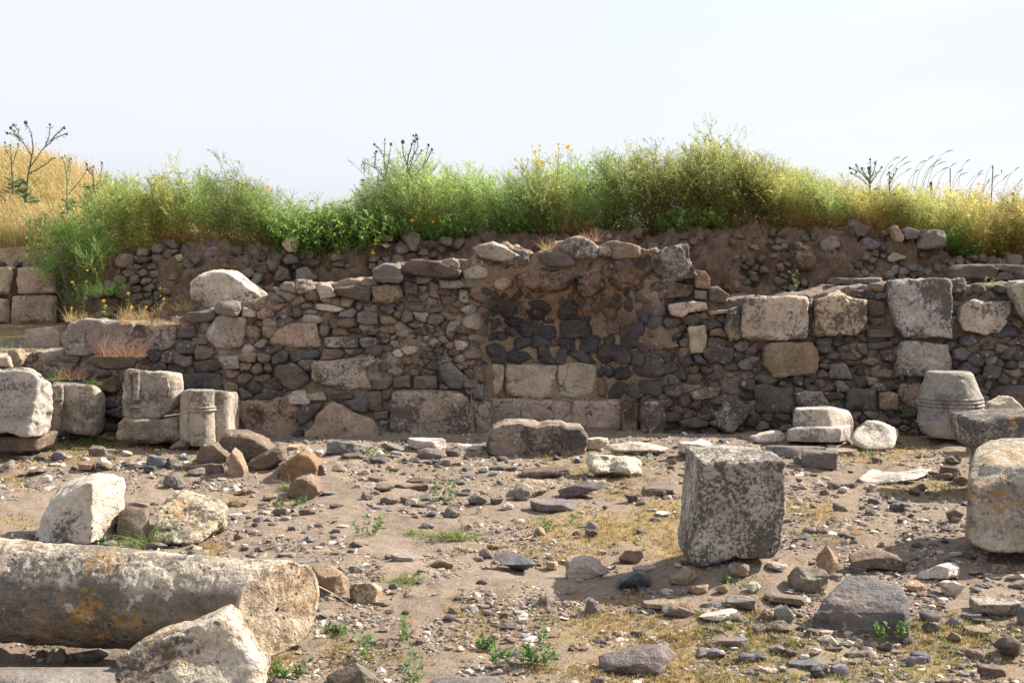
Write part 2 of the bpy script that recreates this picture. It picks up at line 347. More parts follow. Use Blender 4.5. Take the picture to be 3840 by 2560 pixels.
# ---------------------------------------------------------------- terrain
def to_x(px, Y): return (px-1920)/FPX*Y
BANKT = [(-400, 1215), (150, 1215), (270, 1180), (330, 1110), (400, 1010), (480, 955), (620, 905), (800, 905), (1000, 920), (1120, 940), (1450, 915), (1800, 885), (2000, 880), (2600, 865), (2900, 852), (3150, 850), (3340, 860), (3520, 885), (3570, 955), (3840, 985), (4400, 1000)]
def bank_z(x):
    x = np.asarray(x, float)
    return np.interp(x, [P(a, b, 14.5)[0] for a, b in BANKT], [P(a, b, 14.5)[2] for a, b in BANKT])
def gz(x, y):
    x = np.asarray(x, float); y = np.asarray(y, float); sh = x.shape
    p = np.stack([x.ravel(), y.ravel(), x.ravel()*0], 1)
    z = fbm(p*.55+3, 3)*.026 + fbm(p*1.9+9, 4)*.02 + np.clip(fbm(p*4.5+31, 3), 0, 2)*.014
    f = fbm(p*11+40, 3, .6); z = z + f*.006 + np.clip(fbm(p*33+70, 2), 0, 2)*.004
    z = z.reshape(sh)
    z = z + .13*np.exp(-(((x-1.14)/.42)**2+((y-7.28)/.36)**2)**1.5) + .035*np.exp(-(((x-2.7)/.5)**2+((y-8.05)/.5)**2))
    z = z + .10*sstep(9.3, 12.4, y) - .05*np.exp(-(((x+1.9)/.9)**2+((y-5.8)/.25)**2))
    z = z - .09*(1-sstep(5.9, 6.9, y))
    z = z*(1-sstep(13, 14, y))
    # slope beside the left wall, bank plateau, hill
    left = 1-sstep(-4.55, -4.3, x); base = sstep(12.95, 13.35, y)*.78 + sstep(13.4, 16, y)*.2
    zl = np.where(y < 16.35, base, 0) + np.where(y >= 16.35, 1.84+(y-16.35)*.03, 0)
    mound = sstep(16.6, 19.2, y)*np.interp(x, [-12, -7.2, -6.2, -5.4, -4.2, -3, 0], [1.0, .95, .75, .35, .05, 0, 0])
    zb = np.where(y > 14.75, bank_z(x)-.05+.05*sstep(14.8, 17, y), 0)
    right_part = 1-left
    zt = left*zl + right_part*np.where(y < 16.35, zb, np.maximum(zb, 1.86)) + mound
    zt = zt + (fbm(np.stack([x.ravel()*1.1, y.ravel()*1.1, x.ravel()*0], 1), 3)*.04).reshape(sh)*(y > 15)
    far = 1-sstep(24, 60, y)
    return z + zt*far
def gz1(x, y): return float(gz(np.array([x]), np.array([y]))[0])
def GG(px, py):
    g = G(px, py)
    for _ in range(4): g = G(px, py, gz1(g[0], g[1]))
    return g
def GGv(px, py):
    u = (px-1920)/FPX; v = (1280-py)/FPX; dy = _c+v*_s; dz = -_s+v*_c; z = px*0.
    for _ in range(4):
        t = (z-CZ)/dz; x, y = u*t, dy*t; z = gz(x, y)
    return x, y, z
MOSS = [(1900, 2060, 170, 40, .5), (2700, 1850, 60, 60, .5), (3100, 2000, 200, 40, .45), (1500, 1760, 200, 30, .45), (900, 1880, 150, 30, .4), (700, 1760, 120, 30, .5), (250, 1700, 330, 55, .9), (640, 1690, 260, 30, .8), (60, 1800, 90, 45, .6), (40, 1945, 70, 20, .6), (2000, 1720, 220, 25, .5), (2260, 1780, 260, 55, .7), (2330, 1990, 380, 75, 1.0), (2120, 2080, 260, 40, .6), (2480, 1930, 180, 60, .8), (2560, 2080, 130, 60, .8),
        (3300, 1715, 260, 45, .9), (3500, 1840, 170, 45, 1.), (3050, 1920, 160, 50, .7), (2330, 1850, 140, 40, .6), (780, 2060, 100, 28, .8), (1010, 2420, 120, 120, .9), (1330, 2460, 220, 70, .55), (1800, 2320, 220, 100, .45), (2100, 2330, 180, 60, .6),
        (2300, 2330, 260, 120, .6), (2700, 2420, 420, 110, 1.), (2480, 2540, 500, 60, .9), (3550, 2400, 300, 110, .9), (3300, 2520, 350, 60, .6), (2900, 2560, 300, 40, .9), (3350, 2350, 120, 40, .7), (1120, 2200, 1, 1, 0), (2820, 2170, 90, 40, .6), (120, 1420, 120, 40, .5)]
def moss_at(px, py):
    m = np.zeros_like(px, float)
    for cx, cy, sx, sy, a in MOSS: a = min(1.1, a*1.2); m = np.maximum(m, a*np.exp(-(((px-cx)/sx)**2+((py-cy)/sy)**2)*1.1))
    n = fbm(np.stack([px/90, py/45, px*0], 1), 3)
    return np.clip(m*1.25+n*.28-.22, 0, 1)
def to_px(x, y, z):
    dy = y; dz = z-CZ; f = dy*_c-dz*_s; u = x/f; v = (dy*_s+dz*_c)/f
    return 1920+u*FPX, 1280-v*FPX
def grid_lines(segs):
    out = [segs[0][0]]
    for a, b, n in segs: out += list(np.linspace(a, b, n+1)[1:])
    return np.array(out)
gx = grid_lines([(-300, -60, 6), (-60, -14, 10), (-14, -6, 40), (-6, 6, 560), (6, 14, 40), (14, 60, 10), (60, 300, 6)])
gy = grid_lines([(-60, -5, 8), (-5, 3, 20), (3, 5, 30), (5, 9, 260), (9, 13, 180), (13, 13.4, 10), (13.4, 14.6, 10), (14.6, 15, 8), (15, 16.3, 12), (16.3, 16.45, 3), (16.45, 22, 70), (22, 60, 30), (60, 900, 20)])
X, Y = np.meshgrid(gx, gy); Z = gz(X, Y); nx, ny = len(gx), len(gy)
idx = np.arange(nx*ny).reshape(ny, nx)
Fg = np.stack([idx[:-1, :-1], idx[:-1, 1:], idx[1:, 1:], idx[1:, :-1]], -1).reshape(-1, 4)
gpx, gpy = to_px(X.ravel(), np.maximum(Y.ravel(), 2), Z.ravel()*0)
ms = moss_at(gpx, gpy)*(Y.ravel() < 13.4)*(Y.ravel() > 4)
gp2 = ((Y.ravel() > 14.5)*.8)
Vg = np.stack([X.ravel(), Y.ravel(), Z.ravel()], 1)
ground = put('ground', mesh_np('ground', Vg, Fg, M['soil'], np.stack([np.maximum(ms, gp2), ms*0, ms*0], 1)))
ground['kind'] = 'structure'
# ---------------------------------------------------------------- walls
WT = [(-500, 1345), (150, 1335), (222, 1328), (236, 1222), (500, 1212), (700, 1200), (760, 1165), (1000, 1118), (1080, 1072), (1380, 1050), (1420, 1005), (1540, 990), (1750, 978), (1785, 945), (1900, 925), (2010, 958), (2110, 905), (2200, 895), (2250, 930), (2350, 915), (2450, 945), (2560, 935), (2600, 1000), (2680, 1085), (2740, 1130), (2840, 1122), (3040, 1112), (3300, 1062), (3560, 1060), (3600, 1080), (3760, 1065), (4400, 1055)]
def ysurf(x, z):
    n = sstep(-.42, -.08, x)*(1-sstep(.95, 1.36, x)); zf = 1-.8*sstep(1.0, 1.62, z)
    return 12.72 + .19*np.clip(z, 0, 2) + .5*n*zf + .1*sstep(1.3, 1.5, x)
def PW(px, py, s=ysurf):
    Yw = 12.8
    for _ in range(6):
        q = P(px, py, Yw); Yw = float(s(q[0], q[2]))*.7+Yw*.3
    return P(px, py, Yw)
def core(name, x0px, x1px, top, surf, yback, mat, amp, parent, ref=12.8, z0=-.15, dx=.024, tint=LIMEB, seed=0, ampf=None):
    tx = [P(a, b, ref)[0] for a, b in top]; tz = [P(a, b, ref)[2] for a, b in top]
    xs = np.arange(to_x(x0px, ref), to_x(x1px, ref)+dx, dx); n = 96; m = 26
    zt = np.interp(xs, tx, tz); q_ = np.stack([xs*6, xs*0+seed, xs*0], 1); zt = zt+fbm(q_, 4, .6)*.016
    S, XX = np.meshgrid(np.linspace(0, 1, n), xs, indexing='ij')
    ZZ = z0+(zt[None, :]-z0)*S; YY = surf(XX, ZZ)
    S2, X2 = np.meshgrid(np.linspace(0, 1, m)[1:], xs, indexing='ij'); y0 = YY[-1][None, :]
    Z2 = np.repeat(zt[None, :], m-1, 0)+.0*S2; Y2 = y0+(yback-y0)*S2
    V = np.concatenate([np.stack([XX, YY, ZZ], -1).reshape(-1, 3), np.stack([X2, Y2, Z2], -1).reshape(-1, 3)])
    # close the back and sides so it is solid
    S3, X3 = np.meshgrid(np.linspace(0, 1, 4)[1:], xs, indexing='ij')
    V = np.concatenate([V, np.stack([X3, X3*0+yback, zt[None, :]+(z0-zt[None, :])*S3], -1).reshape(-1, 3)])
    rows = n+m-1+3; N_ = len(xs)
    a = amp if ampf is None else ampf(V)*amp
    d = fbm(V*3.2+seed, 5, .55)*a + fbm(V*15+seed, 4, .7)*a*.38
    V[:, 1] -= d; V[:, 2] += d*.7*(V[:, 2] > z0+.3)
    ii = np.arange(rows*N_).reshape(rows, N_)
    F = np.stack([ii[:-1, :-1], ii[:-1, 1:], ii[1:, 1:], ii[1:, :-1]], -1).reshape(-1, 4)
    base = len(V)
    for e_, fl in ((0, 1), (N_-1, 0)):
        fr = ii[:n, e_]; W = V[fr].copy(); W[:, 1] = yback; st = len(V); V = np.concatenate([V, W]); bk = np.arange(st, st+n)
        q = np.stack([fr[:-1], fr[1:], bk[1:], bk[:-1]], -1); F = np.concatenate([F, q if fl else q[:, ::-1]])
    me = mesh_np(name, V-np.array(parent.location)[None, :], F, mat, tint)
    return put(name, me, (0, 0, 0), parent)
def clip(poly, n, d):
    out = []; L = len(poly)
    for i in range(L):
        a, b = poly[i], poly[(i+1) % L]; da, db = a@n-d, b@n-d
        if da <= 0: out.append(a)
        if da*db < 0: out.append(a+(b-a)*(da/(da-db)))
    return out
def inside(pt, poly):
    x, y = pt; r = False; n = len(poly)
    for i in range(n):
        (x1, y1), (x2, y2) = poly[i], poly[(i+1) % n]
        if (y1 > y) != (y2 > y) and x < (x2-x1)*(y-y1)/(y2-y1)+x1: r = not r
    return r
def distpoly(pt, poly):
    p = np.array(pt, float); q = np.array(poly, float); b = np.roll(q, -1, 0); e = b-q
    t = np.clip(((p-q)*e).sum(1)/np.maximum((e*e).sum(1), 1e-9), 0, 1)
    return np.linalg.norm(q+e*t[:, None]-p, axis=1).min()
def convex(poly):
    pts = sorted(map(tuple, poly))
    def half(ps):
        h = []
        for p in ps:
            while len(h) > 1 and (h[-1][0]-h[-2][0])*(p[1]-h[-2][1])-(h[-1][1]-h[-2][1])*(p[0]-h[-2][0]) <= 0: h.pop()
            h.append(p)
        return h
    a = half(pts); b = half(pts[::-1]); return a[:-1]+b[:-1]
def masonry(parent, region, big, seeds, spacing, pal, surf, seed, AY=1.35, gap=4, bulge=(.02, .05), part='rubble_stone', mat='rubble', keep=95, p=(13, 36), tries=9000, PWf=None, skip=0., qs=1., bigd=.3, bigout=.06, bigname='stone_block'):
    PWf = PWf or (lambda x, y: PW(x, y, surf))
    rs = np.random.RandomState(seed); items = []; L0 = np.array(parent.location)
    obst = []
    for k, b in enumerate(big):
        poly, mt, tn = b[0], b[1], b[2]; label = b[3] if len(b) > 3 else None; out = b[4] if len(b) > 4 else bigout
        pts = np.array([PWf(x, y) for x, y in poly]); cx = (pts[:, 0].min()+pts[:, 0].max())/2; cz = (pts[:, 2].min()+pts[:, 2].max())/2
        q = pts[:, [0, 2]]-[cx, cz]; half = np.array([np.ptp(pts[:, 0])/2, bigd/2, np.ptp(pts[:, 2])/2])
        lv = 5 if half[0]*half[2] > .03 else 4
        U, F = ico(lv); D = U*half; D /= np.linalg.norm(D, axis=1)[:, None]
        N, d = [], []
        for _ in range(6):
            n = rs.normal(0, 1, 3); n /= np.linalg.norm(n); N.append(n); d.append(np.abs(n*half).sum()*rs.uniform(.84, .96))
        r = shape(D, 34, (np.array(N), np.array(d)), radial(q), (bigd/2, bigd/2)); V = D*r[:, None]
        V = rough(V, D, seed+k*7, (.016 if half.min() > .08 else .010)*(2.2 if mt == 'rough_mass' else 1), 7, 5, pit=.014)
        yc = float(np.median(pts[:, 1]))+bigd/2-out
        me = mesh_np(bigname, V, F, M[mt], tv(tn, rs, .08))
        o = put(bigname, me, np.array([cx, yc, cz])-L0, parent)
        if label: o['label'] = label
        obst.append(np.array(convex(poly), float))
    S = [np.array([s[0], s[1]], float) for s in seeds]; info = [s for s in seeds]
    xs = [a for a, _ in region]; ys = [b for _, b in region]
    for _ in range(tries):
        pt = np.array([rs.uniform(min(xs), max(xs)), rs.uniform(min(ys), max(ys))])
        if not inside(pt, region): continue
        sp = spacing(pt[0], pt[1])*rs.choice([.5, .75, 1.05, 1.5], p=[.25, .27, .28, .2])
        if any(inside(pt, o) or distpoly(pt, o) < sp*.3 for o in obst): continue
        ok = True
        for s, i in zip(S, info):
            r = sp if len(i) < 5 else (sp*.5 + i[2]*.5)*.95
            if abs(s[0]-pt[0]) < 160 and math.hypot(s[0]-pt[0], (s[1]-pt[1])*AY) < max(r, sp*.8): ok = False; break
        if ok: S.append(pt); info.append((pt[0], pt[1], sp))
    A = np.array([[s[0], s[1]*AY] for s in S])
    for k in range(len(S)):
        if skip and rs.rand() < skip*(1+vnoise(np.array([[S[k][0]/110, S[k][1]/60, 2.]]))[0]*1.2): continue
        c = A[k]; i = info[k]; sp = i[2]
        if len(i) >= 5: hw, hh = i[2]/2*1.14+3, i[3]/2*AY*1.14+3
        else: hw, hh = sp*1.0, sp*1.0
        e = .8 if len(i) < 5 else 1.12
        cell = [c+np.array(v) for v in ((hw, -hh*.5), (hw*e*.8, -hh), (-hw*e*.8, -hh), (-hw, -hh*.5), (-hw, hh*.5), (-hw*e*.8, hh), (hw*e*.8, hh), (hw, hh*.5))]
        dd = np.linalg.norm(A-c, axis=1); near = np.argsort(dd)[1:22]
        if len(i) >= 5:
            a_, b_ = i[2]/2-1.5, (i[3]/2-1.5)*AY; near = []; u_ = rs.uniform(.45, .95, 8)
            cell = [c+np.array(v) for v in ((a_, -b_*u_[0]), (a_*u_[1], -b_), (-a_*u_[2], -b_), (-a_, -b_*u_[3]), (-a_, b_*u_[4]), (-a_*u_[5], b_), (a_*u_[6], b_), (a_, b_*u_[7]))]
        for j in near:
            n = A[j]-c; L = np.linalg.norm(n)
            if L < 1e-6: continue
            n /= L; rr = .5
            if len(i) >= 5 or len(info[j]) >= 5: a1 = sp; a2 = info[j][2]; rr = np.clip(a1/(a1+a2), .25, .75)
            cell = clip(cell, n, c@n+L*rr-gap/2)
            if len(cell) < 3: break
        if len(cell) < 3: continue
        for o in obst:
            oo = o*[1, AY]; best = None
            if np.abs(oo.mean(0)-c).max() > 400: continue
            for q in range(len(oo)):
                a, b = oo[q], oo[(q+1) % len(oo)]; e_ = b-a; n = np.array([e_[1], -e_[0]]); L = np.linalg.norm(n)
                if L < 1e-6: continue
                n /= L
                if (oo.mean(0)-a)@n > 0: n = -n
                dd_ = (c-a)@n
                if best is None or dd_ > best[0]: best = (dd_, n, a)
            if best and best[0] > 0: cell = clip(cell, -best[1], -(best[2]@best[1])-gap/2)
            if len(cell) < 3: break
        if len(cell) < 3: continue
        cell = np.array(cell)/[1, AY]
        ar = .5*abs(np.dot(cell[:, 0], np.roll(cell[:, 1], 1))-np.dot(cell[:, 1], np.roll(cell[:, 0], 1)))
        if ar < 160: continue
        ctr = cell.mean(0); w0 = PWf(*ctr); px2m = w0[1]/FPX
        q = (cell-ctr)*px2m*[1, -1]; q = q*rs.uniform(.98, 1.09)*qs
        N, d = [], []
        for a in range(len(q)):
            e_ = np.roll(q, -1, 0)[a]-q[a]; n = np.array([e_[1], -e_[0]]); L = np.linalg.norm(n)
            if L < .003: continue
            n /= L; dd_ = n@q[a]
            if dd_ < 0: n, dd_ = -n, -dd_
            N.append([n[0], 0, n[1]]); d.append(max(dd_, .004))
        bl = max(.008, rs.uniform(*bulge)*min(1.5, math.sqrt(ar)/50)); dp = .10
        tl = rs.normal(0, .16, 2); nf = np.array([tl[0], -1, tl[1]]); nf /= np.linalg.norm(nf); N.append(nf); d.append(bl); N.append([0, 1, 0]); d.append(dp)
        for _q in range(rs.randint(2, 5)):
            nf = np.array([rs.normal(0, .9), -1, rs.normal(0, .9)]); nf /= np.linalg.norm(nf); N.append(nf); d.append(bl*1.15)
        half = np.array([np.abs(q[:, 0]).max(), .07, np.abs(q[:, 1]).max()]); lv = 4 if ar > 2600 else 3
        U, F = ico(lv); D = U*half; D /= np.linalg.norm(D, axis=1)[:, None]
        V = D*shape(D, p if isinstance(p, (int, float)) else 1.6*rs.uniform(*p), (np.array(N), np.array(d)))[:, None]
        V = rough(V, D, seed+k, .011+.010*min(1, ar/4000), 7, 5, strata=.008)
        V[:, 0] += w0[0]; V[:, 2] += w0[2]; V[:, 1] += surf(V[:, 0], V[:, 2])
        tn = i[4] if len(i) >= 5 else pal(ctr[0], ctr[1], rs)
        items.append((ar, V, F, tv(tn, rs, .2)))
    items.sort(key=lambda t: -t[0])
    for ar, V, F, tn in items[:keep]:
        c = V.mean(0); put(part, mesh_np(part, V-c, F, M[mat], tn), c-L0, parent)
    rest = [(V-L0, F, tn) for _, V, F, tn in items[keep:]]
    if rest:
        for lv in (162, 642, 2562): pass
        V, F, T = join(rest); o = put('small_'+part, mesh_np('small_'+part, V, F, M[mat], T), (0, 0, 0), parent); o['kind'] = 'stuff'
    return items
def pal_mix(*cw):
    cols = [c for c, _ in cw]; ws = np.array([w_ for _, w_ in cw], float); ws /= ws.sum()
    return lambda x, y, rs: cols[rs.choice(len(cols), p=ws)]
# ---- left rubble wall
LW = tag(empty('rubble_wall', tuple(P(1000, 1650, 12.9)*[1, 1, 0])), 'long left section of the rubble wall, stepping up from pale blocks at its left end to the jamb of the niche', 'wall', 'sections of the ruined rubble wall')
core('mortar_core', -560, 1768, WT, lambda x, z: ysurf(x, z)+.012, 14.45, M['mortar'], .028, LW, tint=(.36, .28, .21), seed=3)
bigL = [([(235, 1265), (262, 1217), (320, 1198), (430, 1200), (500, 1207), (520, 1235), (498, 1300), (480, 1333), (330, 1338), (240, 1330)], 'lime', LIMEG),
        ([(503, 1240), (520, 1212), (655, 1205), (665, 1235), (662, 1300), (600, 1318), (500, 1312)], 'lime', LIMEG),
        ([(772, 1262), (795, 1215), (832, 1180), (930, 1188), (925, 1250), (912, 1300), (870, 1309), (812, 1303)], 'lime', LIMEG, 'grey limestone block with one small dark hole'),
        ([(690, 1210), (700, 1170), (815, 1165), (820, 1190), (790, 1208)], 'basalt', BAS), ([(667, 1240), (735, 1218), (738, 1262), (690, 1272), (664, 1266)], 'basalt', BAS),
        ([(1002, 1288), (1040, 1240), (1095, 1207), (1190, 1210), (1205, 1300), (1110, 1302)], 'lime', LIMEB),
        ([(1212, 1262), (1340, 1260), (1350, 1300), (1290, 1305), (1212, 1298)], 'lime_orange', (.45, .38, .27)),
        ([(1176, 1352), (1290, 1342), (1400, 1334), (1410, 1360), (1368, 1378), (1395, 1455), (1330, 1458), (1240, 1452), (1176, 1435)], 'lime_orange', (.46, .40, .32), 'wide pale block flecked with yellow lichen', .12),
        ([(1180, 1140), (1240, 1138), (1300, 1160), (1270, 1170), (1175, 1158)], 'lime_clean', LIME),
        ([(1250, 1080), (1330, 1068), (1395, 1078), (1395, 1135), (1330, 1120), (1265, 1105)], 'basalt_strata', BASB, None, .12), ([(1397, 1075), (1450, 1064), (1512, 1070), (1516, 1108), (1465, 1140), (1397, 1132)], 'rubble', BRN, None, .14),
        ([(1342, 1175), (1360, 1165), (1420, 1172), (1424, 1215), (1400, 1222), (1342, 1208)], 'basalt', BASG, None, .12),
        ([(1532, 1145), (1595, 1142), (1596, 1170), (1530, 1163)], 'basalt_strata', BASG), ([(1512, 1092), (1560, 1112), (1592, 1135), (1530, 1130)], 'basalt_strata', BASB),
        ([(1400, 1010), (1445, 985), (1500, 1000), (1520, 1040), (1505, 1062), (1440, 1060), (1400, 1045)], 'basalt_strata', BASG, 'rounded grey boulder on the wall top', .2),
        ([(1525, 985), (1560, 974), (1660, 985), (1740, 1015), (1730, 1035), (1650, 1045), (1560, 1030), (1522, 1015)], 'basalt_strata', BASB, 'long dark slab capping the wall beside the niche', .22),
        ([(1665, 975), (1700, 966), (1728, 985), (1725, 1008), (1670, 995)], 'lime', LIMEG, None, .2),
        ([(1650, 1050), (1725, 1050), (1745, 1075), (1700, 1085), (1652, 1078)], 'lime_clean', LIMEG, None, .12), ([(1722, 1080), (1750, 1090), (1757, 1135), (1740, 1140), (1720, 1120)], 'rubble', LIMEG, None, .1),
        ([(1042, 1372), (1100, 1357), (1150, 1385), (1165, 1425), (1100, 1465), (1065, 1455), (1030, 1400)], 'basalt', BASB),
        ([(1088, 1332), (1180, 1306), (1210, 1315), (1202, 1342), (1100, 1358)], 'basalt', BAS), ([(1020, 1338), (1060, 1306), (1086, 1318), (1078, 1352), (1022, 1368)], 'basalt', BAS),
        ([(690, 1402), (780, 1390), (838, 1398), (836, 1464), (700, 1462), (685, 1430)], 'basalt', BAS), ([(728, 1355), (800, 1344), (832, 1358), (828, 1392), (730, 1396)], 'basalt', BAS),
        ([(823, 1335), (900, 1330), (902, 1382), (840, 1386), (822, 1365)], 'lime', LIMEG), ([(838, 1440), (865, 1428), (892, 1440), (895, 1475), (845, 1478)], 'lime', BRN),
        ([(905, 1502), (1000, 1496), (1075, 1490), (1122, 1532), (1088, 1662), (905, 1662)], 'lime_split', LIMEB, 'broad brown-grey foot slab with a pointed right edge'),
        ([(1124, 1668), (1135, 1628), (1190, 1560), (1250, 1505), (1300, 1520), (1350, 1545), (1405, 1572), (1445, 1665), (1440, 1685), (1260, 1690)], 'lime_split', (.42, .31, .22), 'dome shaped pinkish foot slab with a sharp peak'),
        ([(1128, 1512), (1210, 1515), (1180, 1562), (1128, 1600), (1110, 1560)], 'basalt', BAS),
        ([(1145, 1478), (1215, 1465), (1228, 1500), (1160, 1502)], 'lime_orange', LIME), ([(1237, 1478), (1325, 1472), (1330, 1492), (1240, 1500)], 'basalt', BAS),
        ([(1375, 1465), (1435, 1462), (1440, 1540), (1378, 1545)], 'basalt', BASB), ([(1400, 1545), (1462, 1538), (1464, 1565), (1405, 1572)], 'basalt', BASG), ([(1472, 1408), (1540, 1405), (1542, 1455), (1472, 1460)], 'basalt', BASB), ([(1552, 1408), (1640, 1405), (1640, 1458), (1550, 1460)], 'basalt', BASB),
        ([(1470, 1464), (1600, 1460), (1715, 1462), (1750, 1482), (1766, 1540), (1758, 1620), (1732, 1672), (1700, 1690), (1474, 1690)], 'lime', (.36, .28, .21), 'big brown grey foot block with a dark upper half, beside the niche', .2),
        ([(1650, 1375), (1690, 1360), (1735, 1400), (1738, 1455), (1690, 1458), (1660, 1420)], 'basalt', BASG, None, .1),
        ([(340, 1335), (430, 1325), (520, 1345), (500, 1375), (420, 1392), (345, 1365)], 'basalt_strata', BASB)]
regL = [(-300, 1350), (225, 1345), (240, 1345), (500, 1320), (505, 1215), (700, 1205), (765, 1168), (1000, 1122), (1080, 1078), (1380, 1056), (1400, 1010), (1540, 995), (1750, 985), (1766, 1100), (1766, 1660), (-300, 1660)]
def palL(x, y, rs):
    if x > 1450: c = [BASB, BASG, BRN, (.24, .2, .16), LIMEG, BAS]; q = [.3, .28, .22, .1, .05, .05]
    elif y > 1300: c = [BAS, BASB, BASG, BRN, LIMEG]; q = [.38, .3, .1, .14, .08]
    else: c = [BASB, BASG, BRN, LIMEG, (.25, .19, .14)]; q = [.3, .2, .22, .12, .16]
    return tuple(np.array(c[rs.choice(len(c), p=q)])*1.2)
LT = 1.18
masonry(LW, regL, bigL, [], lambda x, y: 60 if x > 1430 else (84 if y > 1300 else 76), palL, ysurf, 11, AY=1.65, gap=2.5, bulge=(.015, .10))
# ---- niche
NW = tag(empty('niche', tuple(P(2120, 1640, 13.4)*[1, 1, 0])), 'curved niche of dark stones over pale blocks in mid wall, rubble mass above', 'niche')
def nz(V):
    z = V[:, 2]; x = V[:, 0]+0; return .35+1.5*sstep(1.1, 1.35, z)
core('mortar_core', 1762, 2494, WT, lambda x, z: ysurf(x, z)+.015-.03*sstep(1.15, 1.4, z), 14.45, M['mortar'], .03, NW, tint=(.36, .25, .17), seed=8, ampf=nz, dx=.016)
N1, N2, N3 = (.075, .07, .072), (.098, .084, .073), (.17, .125, .09)
sN = [(2040, 1165, 112, 62, N1), (2130, 1170, 56, 60, N1), (1893, 1097, 46, 46, N1), (1895, 1135, 56, 42, N2), (1912, 1170, 80, 40, N1), (1862, 1168, 30, 28, N1), (1925, 1208, 80, 24, N1), (1985, 1208, 62, 26, N1), (2065, 1204, 72, 26, N1), (2190, 1196, 62, 24, N2),
      (1980, 1240, 92, 44, N1), (2068, 1245, 84, 42, N1), (2180, 1235, 128, 58, N1), (1915, 1245, 45, 34, N1), (1858, 1215, 50, 40, N2), (1865, 1262, 62, 40, N1), (1948, 1292, 80, 50, N1), (2020, 1276, 74, 38, N1), (2078, 1283, 26, 28, N3), (2127, 1290, 64, 48, N1), (2207, 1287, 82, 50, N1), (1860, 1310, 70, 38, N1),
      (1925, 1338, 60, 50, N1), (1970, 1342, 40, 50, N1), (2043, 1328, 76, 66, N1), (2104, 1335, 34, 56, N1), (2182, 1335, 104, 46, N1), (1862, 1345, 60, 34, N1),
      (2300, 1325, 88, 66, N2), (2286, 1275, 76, 46, N2), (2362, 1286, 56, 62, N2), (2425, 1288, 70, 56, N2), (2350, 1240, 50, 60, N2), (2388, 1240, 40, 62, N1), (2298, 1230, 46, 40, N3), (2405, 1178, 44, 60, N1), (2410, 1122, 62, 40, N2), (2474, 1152, 56, 70, N2), (2455, 1208, 60, 40, N2), (2438, 1170, 40, 40, N2), (2345, 1190, 60, 50, N3), (2290, 1180, 50, 50, N3), (2265, 1130, 50, 50, N3),
      (2470, 1332, 70, 34, N2), (2368, 1342, 66, 46, N2), (2430, 1335, 40, 30, N2), (2288, 1392, 66, 60, N1), (2350, 1395, 62, 60, N2), (2425, 1380, 84, 60, N2), (2478, 1370, 50, 56, N1), (2310, 1465, 62, 60, N2), (2355, 1465, 24, 56, N2), (2395, 1465, 52, 56, N2), (2455, 1445, 86, 64, N2),
      (1790, 1365, 50, 60, N1), (1775, 1430, 44, 56, N1), (1793, 1475, 44, 30, N1), (1775, 1300, 40, 50, N2), (1800, 1240, 40, 50, N3), (2255, 1400, 24, 40, N1), (2258, 1450, 24, 50, BRN)]
